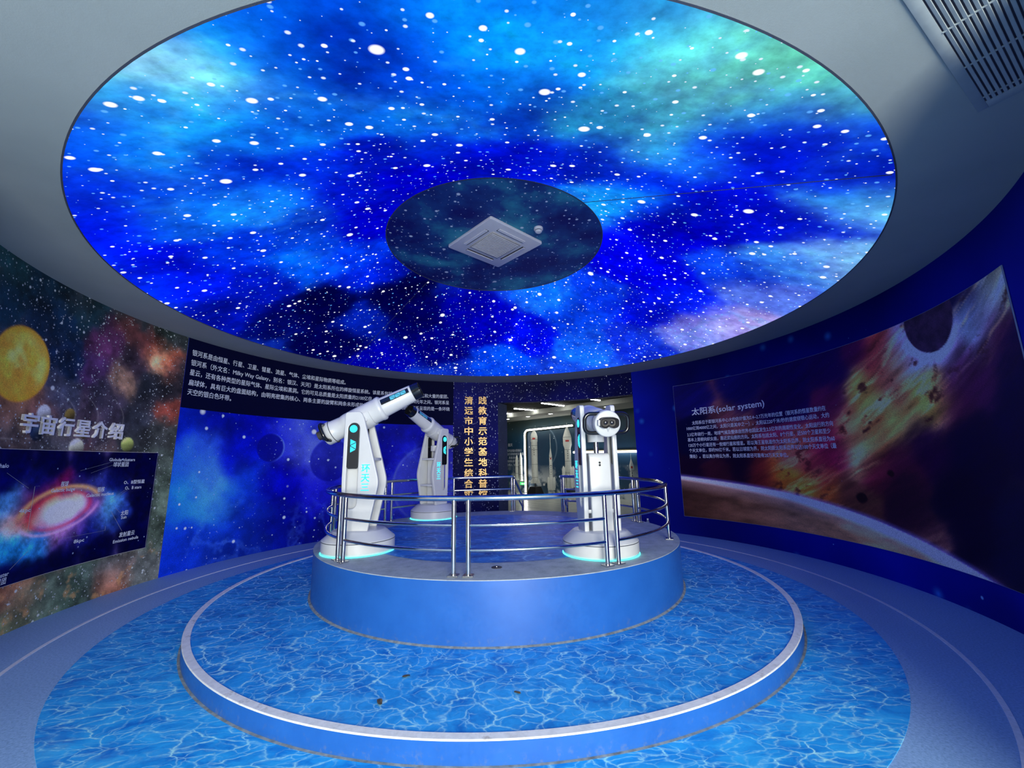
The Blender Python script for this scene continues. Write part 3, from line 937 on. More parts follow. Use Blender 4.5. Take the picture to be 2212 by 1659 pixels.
pf = thing('viewing_platform', 'round blue viewing platform with cement rim under the telescopes', 'platform', (0, 0, Z1))
MB().lathe([(RP, Z1), (RP, Z2 - 0.004)], 192).build('riser', M['riser'], pf, True)
me = MB().lathe([(RP + 0.001, Z2 - 0.006), (RP, Z2), (1.60, Z2)], 192).mesh('cement_rim')
obj('cement_rim', me, M['cement'], pf, True, 30)
me = MB().lathe([(1.62, Z2 + 0.002), (0.001, Z2 + 0.002)], 128).mesh('water_print')
obj('water_print', me, M['water_top'], pf, True, 30)
MB().lathe([(RP - 0.004, Z1 + 0.008), (RP + 0.004, Z1 + 0.006), (RP + 0.022, Z1 - 0.001)], 192).build('grout_joint', grout, pf, True)
dr = thing('floor_outlet', 'small round black floor outlet set in the cement rim', 'floor outlet', (-0.025, -1.783, Z2))
MB().lathe([(0.046, 0.0), (0.045, 0.004), (0.038, 0.006), (0.001, 0.006)], 32).build('cover', M['rubber'], dr)
MB().lathe([(0.007, 0.005), (0.006, 0.011), (0.001, 0.011)], 12).build('screw', M['steel'], dr)
# steps at the rear, down to the doorway
stairs = thing('rear_steps', 'blue steps behind the platform leading down to the doorway', 'steps', wall_pt(18, 0, 2.2))
for k, (r0, r1, zt) in enumerate(((2.195, 2.62, 0.43), (2.62, 2.92, 0.275))):
    mb = MB()
    vs, fs = [], []
    poly = []
    for a in (8.5, 28):
        poly.append((r0 * math.sin(a * DEG), r0 * math.cos(a * DEG)))
    for a in (28, 8.5):
        poly.append((r1 * math.sin(a * DEG), r1 * math.cos(a * DEG)))
    mb.prism(poly, Z1, zt).build('step', M['riser'], stairs, True, 0)

# ------------------------------------------------------------------ railing
RR_, RH = 2.05, 0.602      # rail radius, height of the top rail above the platform


def rim(az, z, r=RR_):
    return (r * math.sin(az * DEG), r * math.cos(az * DEG), z)


def arc(a0, a1, z, r=RR_, step=3.0):
    n = max(2, int(abs(a1 - a0) / step))
    return [rim(a0 + (a1 - a0) * i / n, z, r) for i in range(n + 1)]


rail = thing('railing', 'polished steel tube railing around the viewing platform', 'railing', (0, 0, Z2))
ZT = Z2 + RH
A0, A1 = 31.5, 360 - 22.5            # the ring runs clockwise from the steps round to the rear
end = (0.25, 2.02, ZT)
pts = arc(A0, A1, ZT)
for k in range(1, 9):
    t = k / 8
    q = Vector(rim(A1, ZT)) * (1 - t) + Vector(end) * t
    pts.append(tuple(q))
top = MB().tube(pts, 0.0235, 14).build('top_rail', M['steel'], rail, True, 40)
posts = [A0 + 1.5, 73.0, 76.2, 111.7, 149.6, 153.2, 187.0, 190.4, 225.0, 228.4, 262.3, 266.0, 301.5, 305.0, 337.5]
flange = plain('steel_flange', (0.6, 0.59, 0.57), 0.25, 1.0)


def post(p, h=RH):
    o = MB().tube([(p[0], p[1], Z2), (p[0], p[1], Z2 + h)], 0.0195, 14).build('post', M['steel'], rail, True, 40)
    me = bevel(MB().box((p[0], p[1], Z2 + 0.006), (0.085, 0.085, 0.012), -math.atan2(p[0], p[1])).mesh('flange'), 0.003)
    obj('flange', me, flange, o, world=True)
    return o


for a in posts:
    post(rim(a, Z2))
for a0, a1 in ((A0 + 1.5, 73.0), (76.2, 149.6), (153.2, 187.0), (190.4, 225.0), (228.4, 262.3), (266.0, 301.5), (305.0, 337.5)):
    for h in (0.39, 0.197):
        MB().tube(arc(a0, a1, Z2 + h), 0.0145, 10).build('mid_rail', M['steel'], rail, True, 40)
post((0.235, 2.03, Z2))
# straight part at the rear and the sloping stair rails
e0, e1 = Vector(rim(337.5, 0)), Vector((0.235, 2.03, 0))
for h in (0.39,):
    MB().tube([(e0.x, e0.y, Z2 + h), (e1.x, e1.y, Z2 + h)], 0.0145, 10).build('mid_rail', M['steel'], rail, True, 40)
for (sx, sy) in ((0.255, 2.02), rim(31.5, 0)[:2]):
    dx, dy = math.sin(18 * DEG), math.cos(18 * DEG)
    MB().tube([(sx, sy, ZT), (sx + dx * 0.05, sy + dy * 0.05, ZT - 0.006), (sx + dx * 0.62, sy + dy * 0.62, ZT - 0.37), (sx + dx * 0.70, sy + dy * 0.70, ZT - 0.40)], 0.021, 12).build('stair_rail', M['steel'], rail, True, 40)
    MB().tube([(sx + dx * 0.08, sy + dy * 0.08, ZT - 0.25), (sx + dx * 0.66, sy + dy * 0.66, ZT - 0.60)], 0.0145, 10).build('mid_rail', M['steel'], rail, True, 40)
    for d, zb in ((0.09, 0.43), (0.66, 0.275)):
        o = MB().tube([(sx + dx * d, sy + dy * d, zb), (sx + dx * d, sy + dy * d, ZT - 0.61 * d + 0.02)], 0.0185, 12).build('post', M['steel'], rail, True, 40)

# ------------------------------------------------------------------ telescopes
PLATE_T = 0.045


def rounded(poly, r, n=5):
    """round the corners of a polygon"""
    out = []
    m = len(poly)
    rr = r if isinstance(r, (list, tuple)) else [r] * m
    for i in range(m):
        p, a, b_ = Vector(poly[i]), Vector(poly[i - 1]), Vector(poly[(i + 1) % m])
        d0, d1 = (a - p), (b_ - p)
        k = min(rr[i], d0.length * 0.45, d1.length * 0.45)
        p0, p1 = p + d0.normalized() * k, p + d1.normalized() * k
        for j in range(n + 1):
            t = j / n
            q = p0 * (1 - t) ** 2 + p * 2 * t * (1 - t) + p1 * t * t
            out.append((q.x, q.y))
    return out


def capsule(cx, z0, z1, r, n=10, flat_bottom=False):
    out = []
    for j in range(n + 1):
        a = math.pi * j / n
        out.append((cx + r * math.cos(a), z1 - r + r * math.sin(a)))
    if flat_bottom:
        out += [(cx - r, z0 + 0.02), (cx - r * 0.72, z0), (cx + r * 0.72, z0), (cx + r, z0 + 0.02)]
    else:
        for j in range(n + 1):
            a = math.pi + math.pi * j / n
            out.append((cx + r * math.cos(a), z0 + r + r * math.sin(a)))
    return out


OUTLINE = rounded([(-0.147, 1.432), (0.012, 1.440), (0.050, 1.375), (0.192, 0.850), (0.232, 0.700), (0.130, 0.185), (-0.122, 0.185), (-0.150, 0.70)],
                  [0.035, 0.03, 0.05, 0.2, 0.10, 0.03, 0.03, 0.1])
SLOT = capsule(-0.048, 0.435, 1.318, 0.060)
STAND = Matrix(((1, 0, 0, 0), (0, 0, -1, 0), (0, 1, 0, 0), (0, 0, 0, 1)))     # xy plane stood up: y -> z, normal -> -y


def stand_up(me, yoff):
    me.transform(Matrix.Translation((0, yoff, 0)) @ STAND)
    return me


def flat_piece(poly, t):
    return MB().prism(poly, -t, t).mesh('piece')


def tube_patch(s0, s1, a0, a1, rfun, lift, corners=None, ns=8, na=4):
    """a patch lying on the tube: s along the axis, a = angle from +z towards -y"""
    vs, fs = [], []
    if corners is None:
        for i in range(ns + 1):
            for j in range(na + 1):
                s = s0 + (s1 - s0) * i / ns
                a = (a0 + (a1 - a0) * j / na) * DEG
                r = rfun(s) + lift
                vs.append((s, -r * math.sin(a), r * math.cos(a)))
        for i in range(ns):
            for j in range(na):
                k = i * (na + 1) + j
                fs.append((k, k + 1, k + na + 2, k + na + 1))
    else:
        (sa, aa), (sb, ab), (sc, ac) = corners
        n = 4
        idx = {}
        for i in range(n + 1):
            for j in range(n + 1 - i):
                u, v = i / n, j / n
                s = sa + (sb - sa) * u + (sc - sa) * v
                a = (aa + (ab - aa) * u + (ac - aa) * v) * DEG
                r = rfun(s) + lift
                idx[i, j] = len(vs)
                vs.append((s, -r * math.sin(a), r * math.cos(a)))
        for i in range(n):
            for j in range(n - i):
                fs.append((idx[i, j], idx[i + 1, j], idx[i, j + 1]))
                if j < n - i - 1:
                    fs.append((idx[i + 1, j], idx[i + 1, j + 1], idx[i, j + 1]))
    return MB().add(vs, fs)


def front_r(s):
    return 0.112 + (0.096 - 0.112) * (s - 0.225) / (0.575 - 0.225)


def make_telescope():
    root = bpy.data.objects.new('telescope', None)
    root.empty_display_size = 0.1
    link(root)
    W = M['white']
    # round foot
    foot = MB().lathe([(0.348, 0.0), (0.348, 0.016), (0.362, 0.018), (0.366, 0.024), (0.366, 0.118)], 72).build('foot', W, root)
    MB().lathe([(0.364, 0.117), (0.3625, 0.120), (0.3625, 0.123), (0.364, 0.126)], 72).build('seam', M['seam'], foot)
    MB().lathe([(0.366, 0.0), (0.371, 0.001), (0.3725, 0.005), (0.371, 0.009), (0.360, 0.010)], 72).build('light_ring', M['ring'], foot)
    MB().lathe([(0.366, 0.125), (0.364, 0.132), (0.268, 0.212), (0.258, 0.217), (0.15, 0.224), (0.001, 0.226)], 72).build('foot_cone', W, root)
    me = MB().lathe([(0.009, -0.004), (0.009, 0.004)], 16, 'x', cap0=True, cap1=True).mesh('socket')
    o = obj('socket', me, M['black'], root)
    o.location = (-0.360, 0.03, 0.065)
    # two side plates
    for s in (-1, 1):
        me = curve_mesh('side_plate', [OUTLINE, SLOT], PLATE_T / 2, 0.008)
        stand_up(me, 0)
        pl = obj('side_plate', me, W, root, smooth=40)
        pl.location = (0, s * 0.157, 0)
        face = s * (PLATE_T / 2 - 0.003)
        me = stand_up(curve_mesh('indicator_panel', [capsule(-0.048, 0.84, 1.317, 0.0595, flat_bottom=True)], 0.008, 0.002), face - s * 0.006)
        obj('indicator_panel', me, M['black'], pl, smooth=40)
        yf = face + s * 0.003
        me = stand_up(flat_piece([(-0.052 + 0.040 * math.cos(i * math.pi / 14), 1.255 + 0.040 * math.sin(i * math.pi / 14)) for i in range(28)], 0.002), yf)
        obj('light_disc', me, M['cyan'], pl)
        for tri in (((-0.078, 1.146), (-0.078, 1.086), (-0.019, 1.116)), ((-0.019, 1.107), (-0.076, 1.078), (-0.020, 1.046)), ((-0.077, 1.070), (-0.076, 1.008), (-0.021, 1.037))):
            obj('light_triangle', stand_up(flat_piece(list(tri), 0.002), yf), M['cyan'], pl)
        for ch, zc_ in (('环', 0.842), ('天', 0.745), ('三', 0.652)):
            me = text_mesh(ch, 0.016, 0.02)
            a, lo, hi = bounds(me)
            h = 0.092
            a[:, 0] = (a[:, 0] - (lo[0] + hi[0]) / 2) * h * (-s)
            a[:, 1] = (a[:, 1] - (lo[1] + hi[1]) / 2) * h + zc_
            a[:, 2] = a[:, 2] * h
            u = a[:, 0] + 0.093
            set_co(me, np.stack([u, np.full_like(u, s * (PLATE_T / 2 + 0.001)) + s * a[:, 2], a[:, 1]], -1))
            obj('glowing_character', me, M['cyan'], pl)
        me = MB().lathe([(0.0, PLATE_T / 2), (0.030, PLATE_T / 2), (0.034, PLATE_T / 2 + 0.004), (0.034, PLATE_T / 2 + 0.022)], 28, 'y').mesh('pivot_boss')
        if s > 0:
            me.transform(Matrix.Scale(-1, 4, (0, 1, 0)))
            me.flip_normals()
        o = obj('pivot_boss', me, W, pl, smooth=40)
        o.location = (0.036, 0, 1.36)
    # centre column with rounded head
    col = rounded([(-0.135, 0.2), (-0.135, 0.955), (0.055, 0.955), (0.055, 0.2)], [0.0, 0.055, 0.055, 0.0])
    me = stand_up(curve_mesh('column', [col], 0.105, 0.012), 0)
    colo = obj('column', me, W, root, smooth=40)
    for k, z in enumerate((0.862, 0.838)):
        me = MB().lathe([(0.0105, -0.006), (0.0105, 0.004)], 16, 'x', cap0=True, cap1=True).mesh('sensor_lens')
        o = obj('sensor_lens', me, M['black'], colo)
        o.location = (-0.138, 0.005, z)
    me = flat_piece(capsule(0.005, 0.820, 0.880, 0.017), 0.0015)
    me.transform(Matrix(((0, 0, 1, -0.1365), (1, 0, 0, 0), (0, 1, 0, 0), (0, 0, 0, 1))))
    obj('sensor_plate', me, M['white'], colo)
    # shelves between the plates
    for z, u1 in ((0.935, 0.165), (0.52, 0.185)):
        me = bevel(MB().box(((u1 + 0.02) / 2, 0, z), (u1 - 0.02, 0.27, 0.030)).mesh('cross_brace'), 0.006)
        obj('cross_brace', me, W, root, smooth=40)
    me = bevel(MB().box((-0.10, 0, 0.40), (0.03, 0.27, 0.035)).mesh('cross_brace'), 0.006)
    obj('cross_brace', me, W, root, smooth=40)
    # lift piston and collar
    MB().tube([(-0.03, 0, 0.95), (-0.03, 0, 1.10)], 0.026, 24).build('piston', M['steel'], root, smooth=40)
    me = MB().lathe([(0.001, 1.065), (0.080, 1.065), (0.084, 1.070), (0.084, 1.150), (0.078, 1.156), (0.001, 1.156)], 48, c=(-0.03, 0, 0)).mesh('collar')
    obj('collar', me, W, root, smooth=40)
    return root


def make_tube(root, z0, pitch):
    W = M['white']
    prof = [(0.001, -0.462), (0.112, -0.462), (0.120, -0.456), (0.124, -0.446), (0.124, -0.372), (0.119, -0.368), (0.119, -0.360), (0.116, -0.355),
            (0.112, -0.235), (0.117, -0.226), (0.122, -0.19), (0.126, -0.10), (0.130, 0.10), (0.131, 0.165), (0.137, 0.180), (0.137, 0.208), (0.128, 0.220),
            (0.113, 0.228), (0.096, 0.575), (0.092, 0.582), (0.080, 0.584)]
    tb = MB().lathe(prof, 56, 'x').build('tube', W, root, smooth=38)
    tb.location = (0, 0, z0)
    tb.rotation_euler = (0, -pitch * DEG, 0)
    MB().lathe([(0.090, 0.578), (0.0915, 0.585), (0.088, 0.672), (0.084, 0.676), (0.080, 0.672), (0.078, 0.600), (0.001, 0.596)], 48, 'x').build('lens_hood', M['black'], tb, smooth=38)
    MB().lathe([(0.126, -0.369), (0.1225, -0.366), (0.1225, -0.363)], 56, 'x').build('seam', M['seam'], tb)
    # black light strip with cyan triangles on both flanks
    for s in (-1, 1):
        def flank(mb, name, m):
            me = mb.mesh(name)
            if s > 0:
                me.transform(Matrix.Scale(-1, 4, (0, 1, 0)))
            return obj(name, me, m, tb)
        flank(tube_patch(0.235, 0.560, 52, 88, front_r, 0.0015), 'light_strip', M['black'])
        n = 3
        for k in range(n):
            s0 = 0.345 + k * 0.062
            s1 = s0 + 0.058
            flank(tube_patch(0, 0, 0, 0, front_r, 0.003, ((s0, 58), (s0, 84), (s1 - 0.004, 58 if False else 84))), 'strip_triangle', M['dimcyan'])
            flank(tube_patch(0, 0, 0, 0, front_r, 0.003, ((s0 + 0.005, 58), (s1, 58), (s1, 83))), 'strip_triangle', M['dimcyan'])
    # eyepiece goggle
    g = []
    for i in range(40):
        a = 2 * math.pi * i / 40
        y = 0.092 * (abs(math.cos(a)) ** 0.62) * (1 if math.cos(a) >= 0 else -1)
        z = 0.052 * (abs(math.sin(a)) ** 0.62) * (1 if math.sin(a) >= 0 else -1)
        if z < 0:
            z *= 1 - 0.42 * math.exp(-(y / 0.022) ** 2)
        g.append((y, z + 0.012))
    vs, fs = [], []
    for k, (x, sc) in enumerate(((-0.455, 1.0), (-0.515, 0.97), (-0.518, 0.90), (-0.505, 0.80), (-0.480, 0.70), (-0.474, 0.02))):
        vs += [(x, y * sc, 0.012 + (z - 0.012) * sc) for y, z in g]
    for k in range(5):
        for i in range(40):
            j = (i + 1) % 40
            fs.append((k * 40 + i, k * 40 + j, (k + 1) * 40 + j, (k + 1) * 40 + i))
    MB().add(vs, fs).build('eye_mask', M['rubber'], tb, smooth=40)
    for y in (-0.030, 0.030):
        me = MB().lathe([(0.019, 0.0), (0.019, -0.020), (0.015, -0.024), (0.008, -0.026), (0.001, -0.027)], 24, 'x').mesh('eye_lens')
        o = obj('eye_lens', me, M['lens'], tb, smooth=40)
        o.location = (-0.474, y, 0.014)
    # nose rest under the mask
    mb = MB().add([(-0.462, -0.024, -0.030), (-0.462, 0.024, -0.030), (-0.500, 0.0, -0.026), (-0.462, 0.0, -0.088)], [(0, 1, 2), (0, 2, 3), (2, 1, 3), (0, 3, 1)])
    obj('nose_rest', bevel(mb.mesh('nose_rest'), 0.006, 3, 10), W, tb, smooth=60)
    me = bevel(MB().box((-0.482, 0.094, 0.012), (0.045, 0.022, 0.052)).mesh('mask_hinge'), 0.006)
    obj('mask_hinge', me, W, tb, smooth=40)
    # grab handles
    for s in (-1, 1):
        path = rounded([(0.05, 0.090), (0.208, 0.090), (0.208, -0.090), (0.05, -0.090)], [0.0, 0.07, 0.07, 0.0], 10)
        pts = [(-0.412, s * y, z) for y, z in path]
        MB().tube(pts, 0.019, 12).build('grab_handle', M['black'], tb, smooth=40)
    # cradle holding the tube
    vs, fs = [], []
    n = 24
    for i in range(n + 1):
        a = (180 + 180 * i / n) * DEG
        for x, r in ((-0.10, 0.1285), (-0.10, 0.142), (0.085, 0.146), (0.085, 0.133)):
            vs.append((x, r * math.cos(a), r * math.sin(a)))
    for i in range(n):
        for k in range(4):
            l = (k + 1) % 4
            fs.append((4 * i + k, 4 * i + l, 4 * i + 4 + l, 4 * i + 4 + k))
    fs += [(0, 3, 2, 1), (4 * n, 4 * n + 1, 4 * n + 2, 4 * n + 3)]
    MB().add(vs, fs).build('cradle', W, tb, smooth=38)
    return tb


tele = make_telescope()
second, third = copy_tree(tele), copy_tree(tele)
for root, (x, y), az, z0, pitch, lab in (
        (tele, (-1.475, -0.945), 90.0, 1.405, 26.0, 'white floor telescope beside the planet wall, tube slanting up over the platform'),
        (second, (-1.065, 1.46), -146.0, 1.41, 26.0, 'white floor telescope at the rear beside the gold lettering, lens towards the viewer'),
        (third, (0.99, -1.32), -3.0, 1.30, 10.5, 'white floor telescope in front of the doorway, eye mask towards the viewer')):
    root.location = (x, y, Z2 + 0.002)
    root.rotation_euler = (0, 0, (90 - az) * DEG)
    tag(root, lab, 'telescope', 'telescopes on the viewing platform')
    make_tube(root, z0, pitch)

# ------------------------------------------------------------------ print and lettering on the walls
M['ink'] = plain('white_print', (0.66, 0.72, 0.82), 0.6, var=0.12, scale=30)
M['ink_blue'] = plain('pale_blue_print', (0.82, 0.86, 0.98), 0.6, var=0.12, scale=30)
for body, a0, a1, z in (
        ('银河系是由恒星、行星、卫星、彗星、流星、气体、尘埃和星际物质等组成。', -80.0, -43.9, 3.17),
        ('银河系（外文名：Milky Way Galaxy，别名：银汉、天河）是太阳系所在的棒旋恒星系统。该星系包括1000-4000亿颗恒星和大量的星团、', -80.0, -14.8, 3.017),
        ('星云，还有各种类型的星际气体、星际尘埃和黑洞。它的可见总质量是太阳质量的2100亿倍。直径约在100000-180000光年之间。银河系呈', -80.0, -14.6, 2.868),
        ('扁球体，具有巨大的盘面结构，由明亮密集的核心、两条主要的旋臂和两条未形成的旋臂组成。地球上所见的银河系呈现的是一条环绕', -80.0, -14.4, 2.714),
        ('天空的银白色环带。', -80.0, -70.9, 2.57)):
    wall_text('text_line', body, a0, a1, z, 0.100, M['ink'], wall_bl, 0.007, 0.010)

# raised white title on the planet wall
ti = thing('wall_title', 'raised white title of six characters above the galaxy board', 'lettering', wall_pt(-98.8, 1.91, RW))
M['title'] = plain('white_acrylic', (0.74, 0.75, 0.80), 0.35)
for k, ch in enumerate('宇宙行星介绍'):
    w = 16.4 / 6
    wall_text('letter', ch, -107.0 + k * w + 0.12, -107.0 + (k + 1) * w - 0.28, 1.915, 0.205, M['title'], ti, 0.002, 0.02, 0.022)

# raised gold inscription beside the doorway
b = NB('brushed_gold')
c = b.ramp(b.noise(22, 4, 0.6), [(0.3, (0.46, 0.27, 0.09)), (0.6, (0.60, 0.39, 0.16)), (0.8, (0.75, 0.56, 0.30))])
M['gold'] = b.set(c, b.maprange(b.noise(60, 3), 0.3, 0.7, 0.32, 0.45), 0.55)
for text, ac, lab in (('清远市中小学生综合实', -8.75, 'raised gold inscription column nearer the blue space wall'), ('践教育示范基地科普馆', -4.6, 'raised gold inscription column nearer the doorway')):
    g = thing('gold_inscription', lab, 'lettering', wall_pt(ac, 0.6, RW), group='gold inscription columns beside the doorway')
    for k, ch in enumerate(text):
        wall_text('letter', ch, ac - 1.26, ac + 1.26, 2.925 - 0.2475 * k, 0.205, M['gold'], g, 0.002, 0.018, 0.03)

# ------------------------------------------------------------------ galaxy board on the planet wall
def paint_gal(A, Z):
    s = A * S_
    wx = s + 0.045 * (fbm(s, Z, 6, 5, 1) - 0.5) * 2
    wz = Z + 0.045 * (fbm(s, Z, 6, 5, 3) - 0.5) * 2
    c = rbf(wx, wz, to_arc(GAL), 0.075)
    ex = (-112 - A) * S_
    c = over(c, (0, 0, 45), np.clip((-109.5 - A) * 0.5, 0, 1))
    n = fbm(s, Z, 14, 5, 2, 0.65)
    d = np.hypot((s + 99.2 * S_) * 0.9, (Z - 1.06) * 2.0)
    m = np.clip(d * 2.2 - 0.35, 0, 1)
    c = c * (1 - m * 0.62 + m * 1.25 * n)[..., None]
    # glowing core and its rings
    th = 0.16
    u = (s + 99.3 * S_) * math.cos(th) + (Z - 1.06) * math.sin(th)
    v = -(s + 99.3 * S_) * math.sin(th) + (Z - 1.06) * math.cos(th)
    q = np.hypot(u / 0.33, v / 0.155)
    c = over(c, (250, 235, 240), np.clip(1.05 - q, 0, 1) ** 1.2)
    c = over(c, (190, 25, 60), np.clip(1 - abs(q - 1.12) / 0.16, 0, 1) * 0.55 * np.clip(0.35 + n, 0, 1))
    c = over(c, (225, 170, 235), np.clip(1 - abs(q - 1.42) / 0.13, 0, 1) * np.clip(-v / 0.1, 0, 1) * 0.65)
    c = over(c, (250, 190, 110), np.clip(1 - abs(q - 1.45) / 0.22, 0, 1) * np.clip(v / 0.08, 0, 1) * 0.7)
    return np.clip(lin(np.clip(c, 0, 255)) * GAIN_GAL, 0, 0.9)


gb = thing('galaxy_board', 'dark board showing a glowing spiral galaxy with labels on planet wall', 'board', wall_pt(-100, 0.45, RW))
M['board_edge'] = plain('pale_board_edge', (0.62, 0.62, 0.60), 0.5)
GA0, GA1, GZ0, GZ1 = -128.0, -84.35, 0.445, 1.672
MB().arc_box(GA0, GA1, RW - 0.036, RW - 0.001, GZ0, GZ1, 40).build('board', M['board_edge'], gb, True)
M['paper_gal'] = print_mat('galaxy_print', [(14, 0.011, 0.30, (0.45, 0.60, 0.90), 0.7, 2.0), (5, 0.018, 0.25, (0.6, 0.75, 0.95), 0.85, 6.0)], 0.35, 0.2, 120)
sheet('print', GA0 + 0.03, GA1 - 0.06, GZ0 + 0.004, GZ1 - 0.004, paint_gal, M['paper_gal'], gb, 0.012, 0.038)
for body, a, z, w in (('Globular clusters', -90.6, 1.578, 4.4), ('球状星团', -90.7, 1.520, 2.6), ('O、B型恒星', -87.95, 1.299, 3.6), ('O、B stars', -88.0, 1.231, 2.8),
                      ('核球', -99.3, 1.323, 1.15), ('Galactic bulge', -99.4, 1.266, 3.6), ('银核', -93.4, 1.235, 1.15), ('Galactic nucleus', -93.4, 1.181, 4.4),
                      ('太阳', -88.9, 0.929, 1.2), ('Sun', -88.9, 0.879, 0.9), ('发射星云', -87.95, 0.669, 2.6), ('Emission nebula', -88.0, 0.605, 4.2),
                      ('4kpc', -104.5, 1.102, 1.6), ('8kpc', -95.6, 0.702, 1.6), ('Galactic halo', -110.0, 1.522, 4.0), ('Open cluster', -106.8, 0.555, 3.4), ('疏散星团', -106.6, 0.497, 2.6)):
    wall_text('text_label', body, a - w / 2, a + w / 2, z, 0.052 if ord(body[0]) < 255 else 0.062, M['ink'], gb, 0.041, 0.014)
M['leader'] = plain('thin_grey_line', (0.25, 0.28, 0.36), 0.6)
for pts in LEAD:
    P = [wall_pt(a, z, RW - 0.041) for a, z in pts]
    MB().tube(P, 0.0012, 5).build('leader_line', M['leader'], gb, True)

# ------------------------------------------------------------------ solar mural on the blue wall
def paint_right(A, Z):
    s = A * S_
    # streaks run diagonally from lower left to upper right
    t = 0.46
    u = s * math.cos(t) + Z * math.sin(t)
    v = -s * math.sin(t) + Z * math.cos(t)
    wx = s + 0.16 * (fbm(u * 0.45, v * 1.8, 2.0, 5, 1) - 0.5) * 2
    wz = Z + 0.22 * (fbm(u * 0.45, v * 1.8, 2.0, 5, 3) - 0.5) * 2
    c = rbf(wx, wz, to_arc(RIGHT), 0.15)
    n = fbm(u * 0.35, v * 2.4, 3.0, 6, 2, 0.66)
    lum = c.sum(-1) / 300
    m = np.clip(lum * 1.6, 0, 1)
    c = c * (1 - m * 0.75 + m * 1.55 * n)[..., None]
    f = np.clip(1 - abs(fbm(u * 0.25, v * 2.2, 2.6, 5, 4, 0.6) - 0.5) * 16, 0, 1) * np.clip(lum - 0.35, 0, 1)
    c = over(c, (235, 215, 170), f * 0.75)
    k = np.clip(fbm(u * 0.7, v * 1.5, 7.0, 4, 6, 0.6) * 8 - 4.9, 0, 1) * np.clip(lum * 2 - 0.5, 0, 1)
    c = over(c, (30, 12, 20), k * 0.8)
    # dark cratered planet with the bright stream under it
    d = np.hypot(s - 108.2 * S_, Z - 2.86)
    g = fbm(s, Z, 8, 5, 5, 0.6)
    c = over(c, (150, 170, 250), np.clip(1 - abs(d - 0.40) / 0.10, 0, 1) * np.clip((2.86 - Z) / 0.3, 0, 1) * 0.8)
    a = np.clip((0.36 - d) / 0.012 + 0.5, 0, 1)
    pc = np.array([26, 20, 50.]) * (0.5 + 1.2 * g)[..., None]
    c = c * (1 - a[..., None]) + pc * a[..., None]
    # asteroids
    for az, z, r in ((90.5, 0.93, 0.085), (96.5, 1.26, 0.05)):
        dd = np.hypot(s - az * S_, (Z - z) * 1.3) + 0.03 * (fbm(s, Z, 12, 3, 1) - 0.5)
        c = over(c, (14, 6, 14), np.clip((r - dd) / 0.015 + 0.5, 0, 1) * 0.9)
    # limb of the planet below
    la = np.array([46, 51.97, 65.53, 75.61, 84.71, 92.9, 100.24, 106.81, 109.25, 112.7, 124])
    lz = np.array([1.150, 1.117, 1.007, 0.918, 0.802, 0.679, 0.548, 0.419, 0.368, 0.29, 0.0])
    dep = np.interp(A, la, lz) - Z
    side = np.clip((A - 50) / 40, 0, 1)
    surf = np.array([22, 14, 20.]) * (1 - side[..., None]) + np.array([112, 96, 92.]) * side[..., None]
    surf = surf * (0.55 + 0.9 * fbm(s * 0.6, Z * 2, 4, 5, 7, 0.6))[..., None]
    surf = over(surf, (150, 150, 200), np.clip(1 - dep / 0.30, 0, 1) * 0.55)
    surf = over(surf, (165, 185, 255), np.clip(1.1 - dep / (0.09 + 0.07 * side), 0, 1))
    a = np.clip(dep / 0.02, 0, 1)
    c = c * (1 - a[..., None]) + surf * a[..., None]
    c = over(c, (70, 80, 210), np.clip(1 - abs(dep) / 0.05, 0, 1) * (dep < 0.01) * 0.5)
    return np.clip(lin(np.clip(c, 0, 255)) * GAIN_RIGHT, 0, 0.9)


sm = thing('solar_mural', 'large dark mural panel of a burning comet and planet limb with solar text', 'mural', wall_pt(86, 0.34, RW))
MA0, MA1, MZ0, MZ1 = 51.15, 122.05, 0.345, 2.935
M['mural_edge'] = plain('pale_blue_panel_edge', (0.30, 0.36, 0.55), 0.5)
MB().arc_box(MA0, MA1, RW - 0.008, RW - 0.0005, MZ0, MZ1, 60).build('panel', M['mural_edge'], sm, True)
M['paper_right'] = print_mat('comet_print', [(9, 0.010, 0.12, (0.4, 0.4, 0.5), 0.5, 2.0)], 0.55, 0.3, 110)
sheet('print', MA0 + 0.04, MA1 - 0.04, MZ0 + 0.003, MZ1 - 0.003, paint_right, M['paper_right'], sm, 0.014, 0.0095)
wall_text('text_line', '太阳系(solar system)', 55.5, 73.3, 2.36, 0.150, M['ink_blue'], sm, 0.0125, 0.012)
for body, a0, a1, z in (
        ('太阳系位于距银河系中心大约估计值为2.4~2.7万光年的位置（银河系的恒星数量约在', 55.3, 86.3, 2.143),
        ('1000亿到4000亿之间，太阳只是其中之一），太阳以220千米/秒的速度绕银心运动，大约', 53.8, 86.8, 2.04),
        ('2.5亿年绕行一周，地球气候及整体自然界也因此发生2.5亿年的周期性变化。太阳运行的方向', 53.8, 87.3, 1.918),
        ('基本上是朝向织女座，靠近武仙座的方向。太阳系包括太阳、8个行星、近500个卫星和至少', 53.8, 86.6, 1.817),
        ('120万个小行星还有一些矮行星和彗星。若以海王星轨道作为太阳系边界，则太阳系直径为60', 53.9, 87.2, 1.709),
        ('个天文单位，即约90亿千米。若以日球层为界，则太阳距太阳系边界可达100个天文单位（最', 53.9, 87.3, 1.608),
        ('薄处）。若以奥尔特云为界，则太阳系直径可能有20万天文单位。', 53.9, 77.1, 1.493)):
    wall_text('text_line', body, a0, a1, z, 0.078, M['ink_blue'], sm, 0.0125, 0.012)

